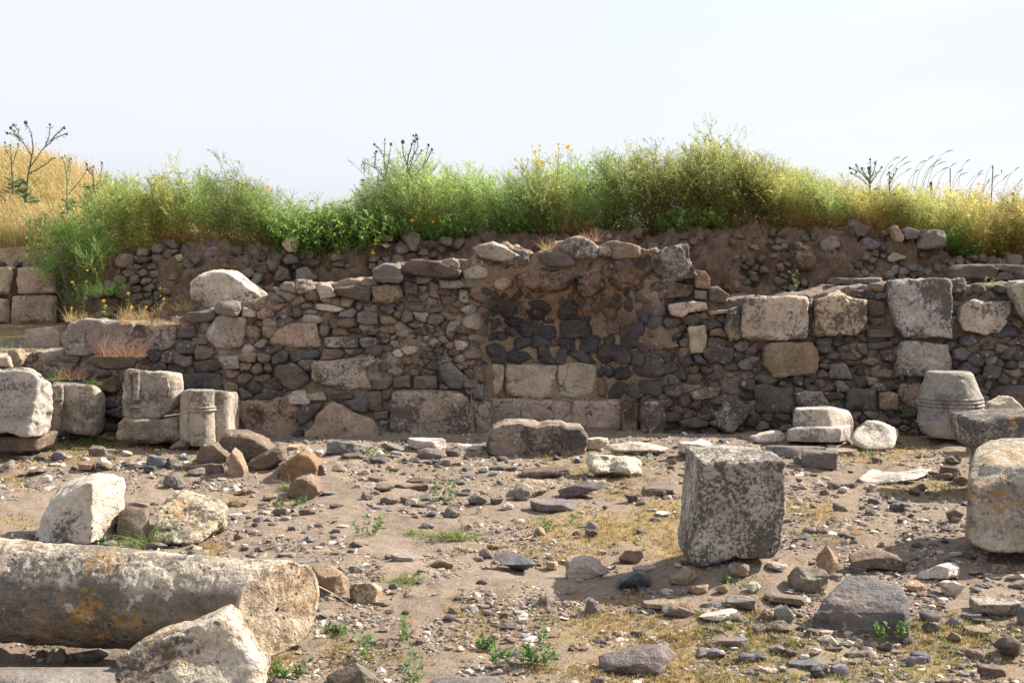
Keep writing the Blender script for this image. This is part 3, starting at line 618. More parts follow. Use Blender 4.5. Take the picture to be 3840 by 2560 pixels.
bN = [([(1816, 1362), (1886, 1360), (1890, 1400), (1888, 1450), (1862, 1486), (1820, 1488)], 'lime_split', PALE, 'narrow pale upright block at the left of its course', .04),
      ([(1900, 1366), (1980, 1364), (2086, 1372), (2088, 1488), (1990, 1492), (1900, 1484)], 'lime_split', PALE, 'large pale pinkish block in the middle of its course', .05),
      ([(2092, 1366), (2150, 1360), (2242, 1362), (2240, 1496), (2092, 1496)], 'lime_split', (.50, .38, .28), None, .05),
      ([(1786, 1496), (1900, 1492), (2148, 1500), (2146, 1668), (1790, 1668)], 'lime_crack', (.50, .39, .28), 'wide plinth slab covered in fine cracks', .09),
      ([(2151, 1500), (2250, 1500), (2334, 1500), (2325, 1668), (2151, 1668)], 'lime_split', (.47, .35, .26), 'plinth slab with two long cracks', .09),
      ([(1770, 1502), (1842, 1500), (1840, 1668), (1772, 1670)], 'lime_crack', (.44, .34, .27), None, .12), ([(1770, 1372), (1815, 1368), (1816, 1428), (1772, 1432)], 'basalt', BASB, None, .1), ([(1772, 1438), (1816, 1434), (1815, 1494), (1770, 1496)], 'basalt', BASG, None, .1), ([(2330, 1502), (2395, 1490), (2392, 1668), (2325, 1668)], 'lime_orange', (.38, .24, .15), None, .2), ([(2388, 1500), (2430, 1484), (2470, 1500), (2490, 1570), (2484, 1660), (2390, 1672)], 'lime_dark', (.26, .19, .15), 'rounded dark end stone of the plinth, spotted with lichen', .3),
      ([(1772, 928), (1850, 907), (1925, 945), (1962, 962), (1900, 985), (1800, 965)], 'lime', LIMEG, 'pale flat slab at the upper left of the niche', .16),
      ([(1872, 950), (1915, 935), (1975, 945), (1990, 985), (1940, 1005), (1880, 1000)], 'rough_mass', (.25, .2, .165), None, .1), ([(1735, 1015), (1790, 995), (1830, 1012), (1825, 1040), (1745, 1048)], 'rubble', LIMEG, None, .12),
      ([(2012, 962), (2062, 936), (2120, 942), (2150, 965), (2152, 1000), (2060, 1002), (2020, 985)], 'basalt_strata', BASG, 'dark slab beside the topmost lump', .12),
      ([(2105, 925), (2120, 900), (2165, 882), (2205, 895), (2245, 930), (2235, 965), (2170, 970), (2110, 945)], 'lime', (.36, .31, .27), 'topmost lumpy grey boulder above the niche', .14),
      ([(2240, 930), (2280, 920), (2298, 945), (2285, 965), (2240, 958)], 'lime', LIMEG, None, .14),
      ([(2255, 925), (2300, 900), (2350, 912), (2400, 925), (2395, 965), (2300, 970)], 'basalt_strata', BRN, None, .12),
      ([(2268, 1000), (2300, 975), (2380, 955), (2440, 955), (2450, 1040), (2400, 1085), (2320, 1080), (2275, 1040)], 'rough_mass', (.22, .15, .105), 'brown mass of rubble above the niche', .08),
      ([(2435, 950), (2500, 935), (2560, 932), (2582, 985), (2600, 1030), (2560, 1060), (2470, 1060), (2440, 1010)], 'rough_mass', (.27, .235, .2), 'grey rubble mass at the upper right of the niche', .14),
      ([(2440, 1060), (2520, 1050), (2590, 1070), (2570, 1115), (2480, 1118), (2440, 1090)], 'rough_mass', (.21, .16, .12), None, .1),
      ([(1925, 1030), (2000, 1010), (2110, 1015), (2150, 1040), (2120, 1080), (2010, 1095), (1940, 1080)], 'rough_mass', (.27, .19, .13), None, .12), ([(2150, 1030), (2250, 1020), (2270, 1070), (2220, 1110), (2150, 1090)], 'rough_mass', (.25, .165, .11), None, .1),
      ([(1850, 1050), (1895, 1035), (1930, 1050), (1925, 1080), (1880, 1092), (1850, 1075)], 'lime', (.4, .32, .24), None, .06)]
masonry(NW, [(1768, 1040), (1830, 1045), (2440, 1100), (2490, 1130), (2490, 1500), (2250, 1500), (2250, 1370), (1848, 1355), (1838, 1500), (1815, 1660), (1768, 1660)], bN, sN, lambda x, y: 58, pal_mix((N2, 3), (N3, 2), (BRN, 2), (N1, 1)), ysurf, 5, AY=1.1, gap=4, bulge=(.025, .05), mat='niche', p=(11, 24), qs=1.2, tries=3000)
# ---- right rubble wall
RW = tag(empty('rubble_wall', tuple(P(3200, 1640, 12.9)*[1, 1, 0])), 'right section of the rubble wall, dark and shaded, with a row of large pale blocks along its top', 'wall', 'sections of the ruined rubble wall')
core('mortar_core', 2488, 4350, WT, lambda x, z: ysurf(x, z)+.015, 14.45, M['mortar'], .03, RW, tint=(.23, .18, .14), seed=21)
bigR = [([(2778, 1117), (2900, 1113), (3015, 1112), (3024, 1190), (3020, 1266), (2940, 1270), (2780, 1274)], 'lime', (.45, .37, .29), 'large squarish pale block, leftmost of the top row', .16),
        ([(3046, 1200), (3052, 1125), (3090, 1110), (3140, 1092), (3165, 1112), (3235, 1122), (3242, 1200), (3195, 1250), (3050, 1265)], 'lime', (.48, .37, .26), 'pale block with peaked top and small holes', .2),
        ([(3314, 1052), (3400, 1046), (3530, 1046), (3552, 1062), (3554, 1262), (3380, 1266), (3350, 1222), (3330, 1150)], 'lime', (.45, .41, .36), 'largest pale grey block of the top row, stained black', .2),
        ([(3368, 1282), (3385, 1274), (3535, 1290), (3562, 1362), (3556, 1404), (3350, 1408), (3355, 1350)], 'lime', LIMEG, 'grey block tapering upward below the largest one', .14),
        ([(3592, 1150), (3640, 1115), (3700, 1128), (3772, 1125), (3775, 1150), (3745, 1250), (3690, 1258), (3600, 1240), (3585, 1200)], 'lime', (.42, .35, .28), 'brown grey block with a chipped rounded left side', .14),
        ([(3768, 1080), (3790, 1052), (3900, 1050), (3905, 1230), (3850, 1230), (3800, 1170)], 'lime', LIMEG, None, .18),
        ([(2862, 1300), (2885, 1282), (3040, 1280), (3066, 1310), (3062, 1400), (2900, 1410), (2858, 1370)], 'basalt', BRN, 'big brown block under the pale top row', .12),
        ([(3104, 1362), (3165, 1360), (3198, 1420), (3105, 1418)], 'basalt', BASG), ([(3262, 1378), (3285, 1364), (3352, 1395), (3350, 1415), (3262, 1412)], 'lime', BRN),
        ([(2826, 1446), (2880, 1436), (2965, 1460), (2966, 1546), (2826, 1548)], 'basalt', BAS, 'broad dark block low in the wall', .09), ([(2977, 1475), (3020, 1462), (3080, 1465), (3106, 1512), (3100, 1528), (2980, 1530)], 'lime', (.3, .26, .21)),
        ([(3162, 1465), (3190, 1455), (3275, 1460), (3282, 1542), (3165, 1540)], 'basalt', BAS, None, .09), ([(3292, 1470), (3330, 1462), (3360, 1475), (3362, 1535), (3295, 1532)], 'lime', BRN), ([(3365, 1440), (3440, 1432), (3465, 1440), (3460, 1540), (3400, 1535), (3370, 1500)], 'lime_crack', (.4, .29, .22)),
        ([(3705, 1470), (3730, 1442), (3900, 1448), (3900, 1545), (3700, 1540)], 'basalt', BAS, 'broad dark block behind the lumpy pale rock', .09),
        ([(3580, 1395), (3615, 1352), (3675, 1385), (3660, 1402)], 'basalt', (.06, .07, .08)), ([(3566, 1312), (3600, 1298), (3640, 1322), (3610, 1352), (3568, 1345)], 'basalt', BASG),
        ([(3678, 1370), (3720, 1364), (3758, 1380), (3740, 1420), (3682, 1420)], 'basalt', BAS), ([(3720, 1230), (3790, 1218), (3818, 1235), (3815, 1262), (3718, 1265)], 'basalt', (.07, .078, .088)), ([(3595, 1265), (3640, 1250), (3660, 1285), (3625, 1300), (3592, 1290)], 'basalt', (.07, .078, .088)),
        ([(2503, 1142), (2590, 1126), (2645, 1133), (2650, 1160), (2580, 1172), (2560, 1190), (2512, 1186)], 'lime_clean', (.5, .4, .3), 'pale flat cap stone next to the niche', .12),
        ([(2577, 1225), (2640, 1220), (2652, 1260), (2640, 1322), (2590, 1325), (2580, 1270)], 'lime_clean', (.46, .35, .24), 'pale upright stone next to the niche', .1),
        ([(2598, 1010), (2640, 1015), (2662, 1045), (2655, 1085), (2605, 1080)], 'rubble', BRN, None, .08), ([(2652, 1078), (2690, 1075), (2728, 1105), (2722, 1135), (2660, 1128)], 'rubble', BASB, None, .08), ([(2600, 1088), (2648, 1090), (2650, 1122), (2602, 1120)], 'basalt', BASG, None, .07), ([(2650, 1163), (2735, 1160), (2735, 1172), (2655, 1180)], 'lime_clean', LIMEB, None, .1), ([(2640, 1305), (2700, 1298), (2752, 1305), (2750, 1362), (2660, 1368), (2636, 1340)], 'basalt', BAS, None, .07), ([(2722, 1160), (2770, 1145), (2776, 1270), (2735, 1282), (2712, 1240)], 'rubble', BRN, None, .09),
        ([(3248, 1125), (3310, 1122), (3318, 1182), (3250, 1186)], 'basalt', BASB), ([(3254, 1196), (3320, 1190), (3325, 1206), (3260, 1222)], 'basalt', BASB), ([(3242, 1236), (3345, 1230), (3350, 1262), (3245, 1268)], 'basalt_strata', BASB, None, .09), ([(3242, 1284), (3335, 1276), (3345, 1300), (3245, 1312)], 'basalt', BAS, None, .09),
        ([(2580, 1470), (2640, 1450), (2705, 1452), (2690, 1485), (2600, 1502)], 'rubble', BRN, None, .09), ([(2540, 1575), (2600, 1562), (2660, 1580), (2650, 1600), (2560, 1600)], 'basalt', BASB, None, .1)]
regR = [(2494, 1190), (2660, 1175), (2740, 1140), (2770, 1270), (3030, 1275), (3035, 1125), (3300, 1075), (3560, 1062), (3600, 1085), (3760, 1075), (4250, 1065), (4250, 1660), (2494, 1660)]
def palR(x, y, rs):
    c = [(.065, .057, .052), (.1, .077, .06), (.13, .113, .1), (.18, .13, .092), (.2, .165, .125), (.06, .064, .07)]; q = [.36, .3, .1, .12, .06, .06]
    return tuple(np.array(c[rs.choice(len(c), p=q)])*1.2)
masonry(RW, regR, bigR, [], lambda x, y: 80 if x < 2840 else 62, palR, ysurf, 33, AY=1.75, gap=2.5, bulge=(.015, .09))
# ---- bank behind
def bsurf(x, z): return 14.28+.28*np.clip(z-1, 0, 1.2)+0*x
BK = tag(empty('earth_bank', (0, 14.4, 0)), 'dark earth bank full of grey stones behind the wall, overgrown with green plants on top', 'earth bank')
BT = [(a, b) for a, b in BANKT]
core('bank_face', 262, 4390, BT, bsurf, 15.3, M['bank'], .085, BK, ref=14.5, z0=.2, seed=40, dx=.02, tint=(.15, .1, .08))
PB = lambda x, y: PW(x, y, bsurf)
def palB(x, y, rs):
    c = [(.12, .1, .08), (.16, .125, .095), (.19, .14, .1), (.36, .27, .18), (.16, .15, .145)]; q = [.4, .29, .2, .03, .08]
    return c[rs.choice(len(c), p=q)]
bB = [([(3075, 905), (3110, 880), (3145, 895), (3148, 925), (3100, 948), (3072, 930)], 'basalt', (.2, .17, .15)), ([(3228, 900), (3250, 890), (3300, 912), (3298, 925), (3265, 938), (3232, 935)], 'basalt', BASG), ([(3440, 880), (3465, 862), (3525, 866), (3536, 890), (3534, 930), (3440, 932)], 'basalt', BASG, 'large squarish grey stone at the end of the bank', .15),
      ([(3325, 965), (3345, 945), (3390, 958), (3396, 968), (3345, 985), (3325, 980)], 'lime_clean', (.5, .38, .26)), ([(2955, 920), (2985, 905), (3020, 930), (3045, 970), (3040, 1010), (3000, 1015), (2965, 965)], 'rough_mass', BRN, 'rounded pitted brown boulder in the bank', .14),
      ([(3325, 855), (3350, 845), (3380, 890), (3375, 910), (3350, 905)], 'lime_clean', (.33, .25, .18), None, .14), ([(3372, 862), (3400, 855), (3438, 868), (3430, 895), (3390, 900)], 'basalt', BASG, None, .12), ([(1065, 920), (1080, 895), (1105, 890), (1130, 905), (1118, 945), (1090, 945)], 'lime_clean', (.5, .38, .26), 'pale stone on top of the bank', .2),
      ([(1425, 895), (1440, 882), (1475, 886), (1472, 905), (1430, 908)], 'lime', BRN, None, .16), ([(1428, 915), (1455, 912), (1468, 922), (1450, 932)], 'lime_clean', PALE, None, .12), ([(1115, 1010), (1155, 998), (1195, 1040), (1192, 1058), (1115, 1058)], 'basalt', BASG, None, .09), ([(1060, 975), (1090, 948), (1120, 965), (1118, 985), (1075, 992)], 'basalt', BASG, None, .09), ([(1032, 1040), (1050, 990), (1085, 1010), (1092, 1050), (1035, 1055)], 'basalt', BASB, None, .09)]
masonry(BK, [(300, 1180), (420, 1020), (490, 965), (620, 920), (1120, 945), (1460, 925), (2000, 890), (2900, 865), (3340, 870), (3520, 895), (3560, 965), (3900, 990), (4300, 1000), (4300, 1080), (3560, 1070), (3300, 1080), (2760, 1110), (2700, 1060), (2600, 950), (2000, 940), (1700, 975), (1350, 1060), (700, 1190)], bB, [], lambda x, y: 44 if x > 2500 else 56, palB, bsurf, 51, gap=5, bulge=(.01, .09), PWf=PB, tries=12000, skip=.3, mat='basalt', part='bank_stone', bigname='bank_boulder')
# ---- limestone wall at the far left
AW = tag(empty('ashlar_wall', tuple(P(60, 1225, 16.1)*[1, 1, 0]+np.array([0, 0, .9]))), 'pinkish wall of large squared blocks at the far left behind the green shrub', 'wall')
asf = lambda x, z: 16.1+0*x+0*z
core('mortar_core', -500, 300, [(-600, 1003), (300, 1000)], lambda x, z: asf(x, z)+.05, 16.7, M['mortar'], .02, AW, ref=16.1, z0=.6, tint=(.09, .06, .045))
masonry(AW, [(-500, 0)]*3, [([(-140, 1004), (40, 1003), (44, 1060), (30, 1108), (-140, 1110)], 'lime_split', PALE), ([(62, 1006), (120, 1003), (205, 994), (208, 1098), (66, 1104), (60, 1050)], 'lime_split', (.52, .38, .27), 'block with a peeling grey stain'),
        ([(-140, 1120), (32, 1120), (36, 1212), (-140, 1216)], 'lime_split', (.5, .37, .27)), ([(44, 1110), (210, 1102), (212, 1213), (48, 1216)], 'lime_split', (.5, .36, .26), 'block split by a curved crack'), ([(-420, 1004), (-150, 1003), (-150, 1110), (-420, 1110)], 'lime_split', PALE), ([(-420, 1120), (-150, 1120), (-150, 1214), (-420, 1214)], 'lime_split', PALE)], [], lambda x, y: 50, palB, asf, 9, PWf=lambda x, y: P(x, y, 16.1), bigout=.02, bigname='wall_block', tries=0)
# ---------------------------------------------------------------- individual blocks and boulders
def single(name, V, F, c, mat, tint, label, cat, group=None, sharp=None):
    z0 = V[:, 2].min(); base = np.array([0, 0, z0]); o = put(name, mesh_np(name, V-base, F, M[mat], tint, sharp=sharp), np.asarray(c)+base)
    return tag(o, label, cat, group)
def block(poly, Y, depth, mat, tint, label, seed, name='stone_block', cat='stone block', **k):
    V, F, c = outl(poly, Y, depth, seed, **k); return single(name, V, F, c, mat, tint, label, cat)
def sh(pts, dy): return [(a, b, c+dy) for a, b, c in pts]
def hblock(pts, mat, tint, label, seed, name='stone_block', cat='stone block', dy=0, **k):
    pts = sh(pts, dy)
    V, F, c = hull([P(*q) for q in pts], seed, **k); return single(name, V, F, c, mat, tint, label, cat)
# the tall square block right of centre
block([(2618, 1722), (2700, 1716), (2800, 1718), (2900, 1724), (2944, 1728), (2942, 1800), (2946, 1900), (2938, 2000), (2932, 2070), (2900, 2096), (2820, 2098), (2760, 2098), (2712, 2108), (2675, 2126), (2630, 2136), (2592, 2118), (2590, 2060), (2604, 1975), (2612, 1850)],
      7.02, .56, 'lime_dark', (.46, .41, .34), 'tall square block standing alone on rubble right of centre, black with lichen', 3, lvl=6, p=34, amp=.009, f=6, pit=.02, tiltf=(-.05, 0), chips=2)
# right edge block
hblock([(3630, 1780, 7.75), (3700, 1735, 7.75), (3980, 1705, 7.75), (3612, 2010, 7.7), (3640, 2040, 7.55), (3700, 2065, 7.5), (3990, 2085, 7.5), (3660, 1670, 8.3), (3720, 1640, 8.35), (3990, 1635, 8.4), (3640, 2000, 8.3), (3990, 2000, 8.4), (3645, 1840, 7.6), (3990, 1760, 7.5)],
       'lime_streak', (.40, .345, .27), 'huge rounded block cut off by the right edge of the picture, streaked orange and grey', 8, lvl=6, p=26, amp=.012, f=5, pit=.02, strata=.0)
# dark table-like slab behind it
block([(3656, 1578), (3760, 1566), (3980, 1560), (3985, 1900), (3745, 1900), (3735, 1720), (3695, 1692), (3658, 1672)], 9.6, .62, 'lime_dark', (.46, .41, .35), 'dark stained slab with flat pale top behind the huge right edge block', 5, lvl=5, p=24, amp=.01)
# left block with bright right face
hblock([(118, 2022, 8.05), (160, 2040, 7.95), (345, 2042, 7.8), (345, 1800, 7.85), (300, 1820, 7.9), (195, 1870, 8.0), (172, 1885, 8.05), (470, 1792, 8.25), (460, 1835, 8.2), (440, 1985, 8.2), (452, 2010, 8.2), (330, 1772, 8.5), (240, 1812, 8.5), (430, 1778, 8.6), (160, 1990, 8.5), (440, 1970, 8.6)],
       'lime_clean', (.50, .44, .36), 'big angular block with a bright right face, behind the fallen column', 21, lvl=6, p=30, amp=.012, f=6, pit=.02, chips=2, dy=.28)
# orange lichen boulder
V, F, c = hull([P(q[0], q[1], q[2]+.28) for q in [(560, 1990, 7.9), (575, 2045, 7.8), (700, 2050, 7.75), (800, 2010, 7.9), (850, 1960, 8.1), (848, 1890, 8.2), (780, 1850, 8.3), (690, 1832, 8.3), (600, 1870, 8.3), (575, 1925, 8.0), (640, 1850, 8.5), (600, 2000, 8.5), (820, 1990, 8.5)]], 31, lvl=6, p=9, amp=.03, f=5, pit=.03)
single('lichened_boulder', V, F, c, 'lime_orange', (.46, .39, .28), 'craggy boulder covered in orange lichen, just behind the fallen column', 'boulder')
hblock([(430, 2035, 8.0), (435, 1925, 8.05), (480, 1895, 8.1), (545, 1905, 8.1), (560, 1960, 8.0), (560, 2040, 7.9), (480, 1890, 8.4), (560, 1900, 8.4), (470, 2030, 8.4)], 'basalt', BASB, 'upright dark stone wedged between the angular block and the orange lichened boulder', 4, name='boulder', cat='boulder', lvl=5, p=20, dy=.28)
hblock([(455, 1905, 8.3), (500, 1880, 8.3), (560, 1892, 8.3), (560, 1930, 8.3), (470, 1935, 8.3), (460, 1880, 8.6), (560, 1885, 8.6)], 'basalt', BASG, 'small grey stone lying on the upright dark stone beside the orange lichened boulder', 6, name='boulder', cat='boulder', lvl=4, p=20, dy=.28)
# foreground wedge block
block([(415, 2660), (425, 2530), (462, 2480), (458, 2462), (488, 2440), (615, 2400), (735, 2362), (808, 2335), (845, 2352), (872, 2385), (915, 2440), (930, 2480), (962, 2500), (968, 2540), (945, 2660)], 5.3, .26, 'lime_orange', (.50, .44, .35),
      'bright wedge shaped block at the bottom edge in front of the fallen column', 41, lvl=6, p=26, amp=.014, f=6, pit=.02, chips=1, tiltf=(.3, .25))
hblock([(-60, 2640, 4.95), (-60, 2520, 5.05), (150, 2505, 5.2), (440, 2515, 5.25), (450, 2650, 4.9), (420, 2500, 5.45), (-60, 2498, 5.5)], 'basalt_strata', BASG, 'flat grey slab in the bottom left corner', 43, name='slab', cat='slab', lvl=5, p=26)
# ---- fallen column
def column():
    a = P(-260, 2215, 6.15); b = P(1040, 2268, 5.8); a[2] = .21; b[2] = .185; ax = b-a; L = np.linalg.norm(ax); ax /= L
    up = np.array([0, 0, 1.]); e1 = np.cross(up, ax); e1 /= np.linalg.norm(e1); e2 = np.cross(ax, e1)
    ns, nr = 240, 170; t = np.linspace(0, 1, ns); th = np.linspace(0, 2*math.pi, nr, endpoint=False); T, H = np.meshgrid(t, th, indexing='ij')
    Rr = .228-(.032)*T; Rr = Rr-.02*(1-sstep(.0, .02, T))
    c = a+ax*L*T[..., None]; n = e1*np.cos(H)[..., None]+e2*np.sin(H)[..., None]
    V = (c+n*Rr[..., None]).reshape(-1, 3); N = n.reshape(-1, 3)
    d = fbm(V*2.4, 5, .55)*.004 + (fbm(V*9+5, 4, .6, True)-.4)*.004 - np.clip(vnoise(V*26)-.4, 0, 1)*.02 - np.clip(vnoise(V*11+9)-.6, 0, 1)*.03
    # broken shoulder towards the right end on top
    tt = T.ravel()
    V = V+N*d[:, None]
    V = V + ax*((sstep(.9, 1, tt)*(fbm(V*5+3, 3)*.012 + .02*N[:, 2]))[:, None])
    V = V + ax*((sstep(.8, 1, tt)*.6*N[:, 1]*.19)[:, None])
    V = V + N*((sstep(.86, 1, tt)*.012*np.abs(N[:, 1]*N[:, 2])*2)[:, None])
    ii = np.arange(ns*nr).reshape(ns, nr); j = np.roll(ii, -1, 1)
    F = np.stack([ii[:-1], j[:-1], j[1:], ii[1:]], -1).reshape(-1, 4)
    Vs = [V]; Fs = [F]; st = len(V); ring = ii[-1]; rv = V[ring]; cc = rv.mean(0)
    for k in range(1, 24):
        f = 1-k/24; q = cc+(rv-cc)*f; q = q+ax*((fbm(q*6, 4)*.008+fbm(q*25, 3)*.003)[:, None]); Vs.append(q); new = np.arange(st, st+nr); st += nr
        Fs.append(np.stack([ring, np.roll(ring, -1), np.roll(new, -1), new], -1)); ring = new
    V = np.concatenate(Vs); F = np.concatenate(Fs)
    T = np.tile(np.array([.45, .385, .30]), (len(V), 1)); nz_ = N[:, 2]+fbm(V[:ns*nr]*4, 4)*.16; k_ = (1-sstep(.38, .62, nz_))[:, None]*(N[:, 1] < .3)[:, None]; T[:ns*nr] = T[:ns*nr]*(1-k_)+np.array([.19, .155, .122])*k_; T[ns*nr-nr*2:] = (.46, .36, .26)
    return V, F, T
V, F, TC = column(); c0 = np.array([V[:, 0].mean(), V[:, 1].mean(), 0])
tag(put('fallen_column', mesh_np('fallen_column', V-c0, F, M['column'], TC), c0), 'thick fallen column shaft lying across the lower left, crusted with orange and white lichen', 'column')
# ---- row of carved blocks at the left
hblock([(-120, 1625, 11.1), (-120, 1392, 11.2), (40, 1386, 11.2), (120, 1392, 11.2), (150, 1410, 11.2), (190, 1440, 11.35), (196, 1480, 11.4), (185, 1600, 11.4), (175, 1635, 11.35), (110, 1640, 11.1), (0, 1636, 11.1), (-120, 1384, 11.9), (130, 1386, 11.9), (190, 1432, 11.9), (180, 1600, 11.9), (-120, 1600, 11.9)],
       'lime', (.40, .355, .30), 'massive pitted whitish block at the left edge, topped level with the wall rubble', 51, lvl=6, p=26, amp=.018, f=6, pit=.02, chips=1)
block([(-30, 1636), (150, 1640), (140, 1690), (-30, 1700)], 11.25, .5, 'rubble', BASB, 'low dark footing stone under the massive left edge block', 52, lvl=4)
def carved(parts, mat, tint, label, sd, dy=0):
    Vs = []
    for V, F, c in parts:
        W = V+np.asarray(c); W = np.array([0, 0, CZ])+(W-[0, 0, CZ])*(1+dy/11.7) if dy else W; Vs.append((W, F, np.array(tint))); V, F, T = join(Vs); c = np.array([V[:, 0].mean(), V[:, 1].mean(), V[:, 2].min()])
    return tag(put('carved_block', mesh_np('carved_block', V-c, F, M[mat], T), c), label, 'carved block')
def prof(cx, Y, xr, zs, rs_, seed, n=80, flat=1., amp=.004):
    """upright turned piece: radius rs_ at photo rows zs"""
    zz = [P(cx, y, Y)[2] for y in zs]; x0 = P(cx, zs[0], Y)[0]; m = 110; t = np.linspace(0, 1, m)
    z = np.interp(t, np.linspace(0, 1, len(zz)), zz); r = np.interp(t, np.linspace(0, 1, len(rs_)), rs_)
    th = np.linspace(0, 2*math.pi, n, endpoint=False); V = np.stack([np.outer(r, np.cos(th)), np.outer(r, np.sin(th))*flat, np.repeat(z[:, None], n, 1)], -1).reshape(-1, 3)
    D = V.copy(); D[:, 2] = 0; D /= np.maximum(np.linalg.norm(D, axis=1), 1e-6)[:, None]
    V = V + D*((fbm(V*7+seed, 4)*amp+(fbm(V*22+seed, 3)*amp*.5))[:, None])
    ii = np.arange(m*n).reshape(m, n); j = np.roll(ii, -1, 1); F = np.stack([ii[:-1], ii[1:], j[1:], j[:-1]], -1).reshape(-1, 4)
    if zz[0] < zz[-1]: F = F[:, ::-1]
    Vs, Fs, st = [V], [F], len(V)
    for ring, up in ((ii[0], 1), (ii[-1], 0)):
        rv = V[ring]; cc = rv.mean(0)
        for k in (.66, .33, .04):
            q = cc+(rv-cc)*k; q[:, 2] += fbm(q*9+seed, 3)*.006; Vs.append(q); new = np.arange(st, st+n); st += n
            f = np.stack([ring, np.roll(ring, -1), np.roll(new, -1), new], -1); Fs.append(f if up == (zz[0] > zz[-1]) else f[:, ::-1]); ring = new
    return np.concatenate(Vs), np.concatenate(Fs), np.array([x0, Y, 0])
def tri(p):
    V, F, c = p
    if F.shape[1] == 4: F = np.concatenate([F[:, [0, 1, 2]], F[:, [0, 2, 3]]])
    return V, F, c
carved([hull([P(*q) for q in [(196, 1434, 11.9), (240, 1432, 11.85), (352, 1438, 11.75), (385, 1452, 11.8), (402, 1475, 11.95), (392, 1590, 11.95), (366, 1635, 11.8), (350, 1638, 11.75), (196, 1625, 11.8), (200, 1430, 12.3), (395, 1460, 12.35), (385, 1600, 12.3), (196, 1600, 12.3)]], 61, lvl=5, amp=.012, f=7, pit=.012),
        hull([P(*q) for q in [(190, 1445, 11.7), (238, 1436, 11.7), (242, 1480, 11.72), (240, 1500, 11.72), (228, 1560, 11.75), (225, 1620, 11.72), (190, 1620, 11.72), (190, 1440, 12), (236, 1440, 12), (225, 1610, 12)]], 62, lvl=4, amp=.006),
        hull([P(*q) for q in [(190, 1490, 11.66), (240, 1494, 11.66), (236, 1506, 11.68), (190, 1512, 11.66), (190, 1500, 11.9), (236, 1500, 11.9)]], 63, lvl=3, amp=.003)], 'carved', (.34, .29, .235), 'carved block with a moulded left edge, half behind the massive left edge block', 6, dy=.35)
carved([hull([P(*q) for q in [(455, 1560, 11.85), (462, 1395, 11.9), (480, 1384, 11.9), (540, 1388, 11.9), (670, 1398, 11.95), (684, 1420, 12.0), (692, 1460, 12.1), (680, 1510, 12.05), (650, 1540, 11.95), (600, 1568, 11.9), (480, 1572, 11.88), (470, 1384, 12.35), (680, 1400, 12.4), (690, 1470, 12.4), (620, 1545, 12.4), (465, 1560, 12.4)]], 71, lvl=5, amp=.011, f=7, pit=.01),
        tri(prof(512, 11.86, 0, [1393, 1440, 1490, 1496, 1502], [.026, .026, .026, .04, .03], 3, n=28)), tri(prof(487, 11.87, 0, [1393, 1440, 1490, 1494], [.012, .012, .012, .012], 4, n=18)),
        tri(prof(512, 11.87, 0, [1515, 1522, 1528], [.05, .055, .05], 5, n=32, flat=.4)),
        hull([P(*q) for q in [(585, 1430, 11.84), (600, 1408, 11.85), (630, 1402, 11.86), (640, 1440, 11.84), (632, 1500, 11.86), (600, 1500, 11.88), (580, 1470, 11.88), (600, 1420, 12.1), (630, 1490, 12.1)]], 72, lvl=4, p=8, amp=.012, f=10)], 'carved', (.34, .295, .24), 'carved block with two thin pilaster ribs, resting on a brown stone', 7, dy=.1)
block([(434, 1590), (450, 1572), (520, 1575), (590, 1578), (650, 1572), (672, 1590), (674, 1640), (668, 1664), (560, 1662), (440, 1650), (430, 1625)], 11.85, .5, 'rubble', (.27, .22, .17), 'brown broken stone carrying the block with pilaster ribs', 73, lvl=5, amp=.018, f=7, p=18)
carved([hull([P(*q) for q in [(676, 1478, 11.7), (720, 1458, 11.7), (845, 1466, 11.7), (870, 1464, 11.75), (890, 1480, 11.95), (900, 1510, 12.1), (896, 1640, 12.1), (855, 1668, 11.78), (700, 1670, 11.68), (672, 1664, 11.7), (680, 1460, 12.2), (890, 1470, 12.3), (896, 1640, 12.3), (680, 1650, 12.2)]], 81, lvl=5, amp=.007, f=7, pit=.006, chips=1),
        tri(prof(757, 11.69, 0, [1462, 1500, 1520, 1524, 1530, 1535, 1541, 1546, 1600, 1668], [.105, .106, .106, .12, .11, .122, .11, .102, .102, .104], 9, n=72))], 'carved', (.35, .3, .245), 'carved block with an engaged half column ringed near its top, right end of the row', 8, dy=.1)
# ---- column base with rings, at the right
def base_stone():
    Y = 12.0
    m = prof(3568, Y, 0, [1393, 1402, 1420, 1482, 1490, 1496, 1503, 1509, 1516, 1522, 1530, 1540, 1575, 1582, 1590], [.178, .2, .212, .256, .27, .26, .276, .262, .28, .266, .284, .28, .292, .302, .285], 4, n=128, amp=.007)
    m[2][0] += .01
    q = hull([P(*k) for k in [(3435, 1588, 11.75), (3475, 1580, 11.68), (3655, 1592, 11.68), (3700, 1580, 11.9), (3655, 1652, 11.7), (3480, 1642, 11.7), (3436, 1610, 11.78), (3450, 1575, 12.25), (3700, 1580, 12.3), (3690, 1640, 12.3), (3450, 1620, 12.2), (3700, 1645, 11.95)]], 91, lvl=5, amp=.008)
    V, F, T = join([(m[0]+m[2], tri(m)[1], np.array([1, 1, 1])), (q[0]+q[2], q[1], np.array([1, 1, 1]))])
    h = V[:, 2]; V[:, 0] += -.10*(h-.4)
    V = np.array([0, 0, CZ])+(V-[0, 0, CZ])*1.03; c = np.array([V[:, 0].mean(), V[:, 1].mean(), V[:, 2].min()])
    tag(put('column_base', mesh_np('column_base', V-c, F, M['carved'], (.27, .24, .21)), c), 'big grey column base with ringed mouldings and a hole, before the right wall', 'column base')
base_stone()
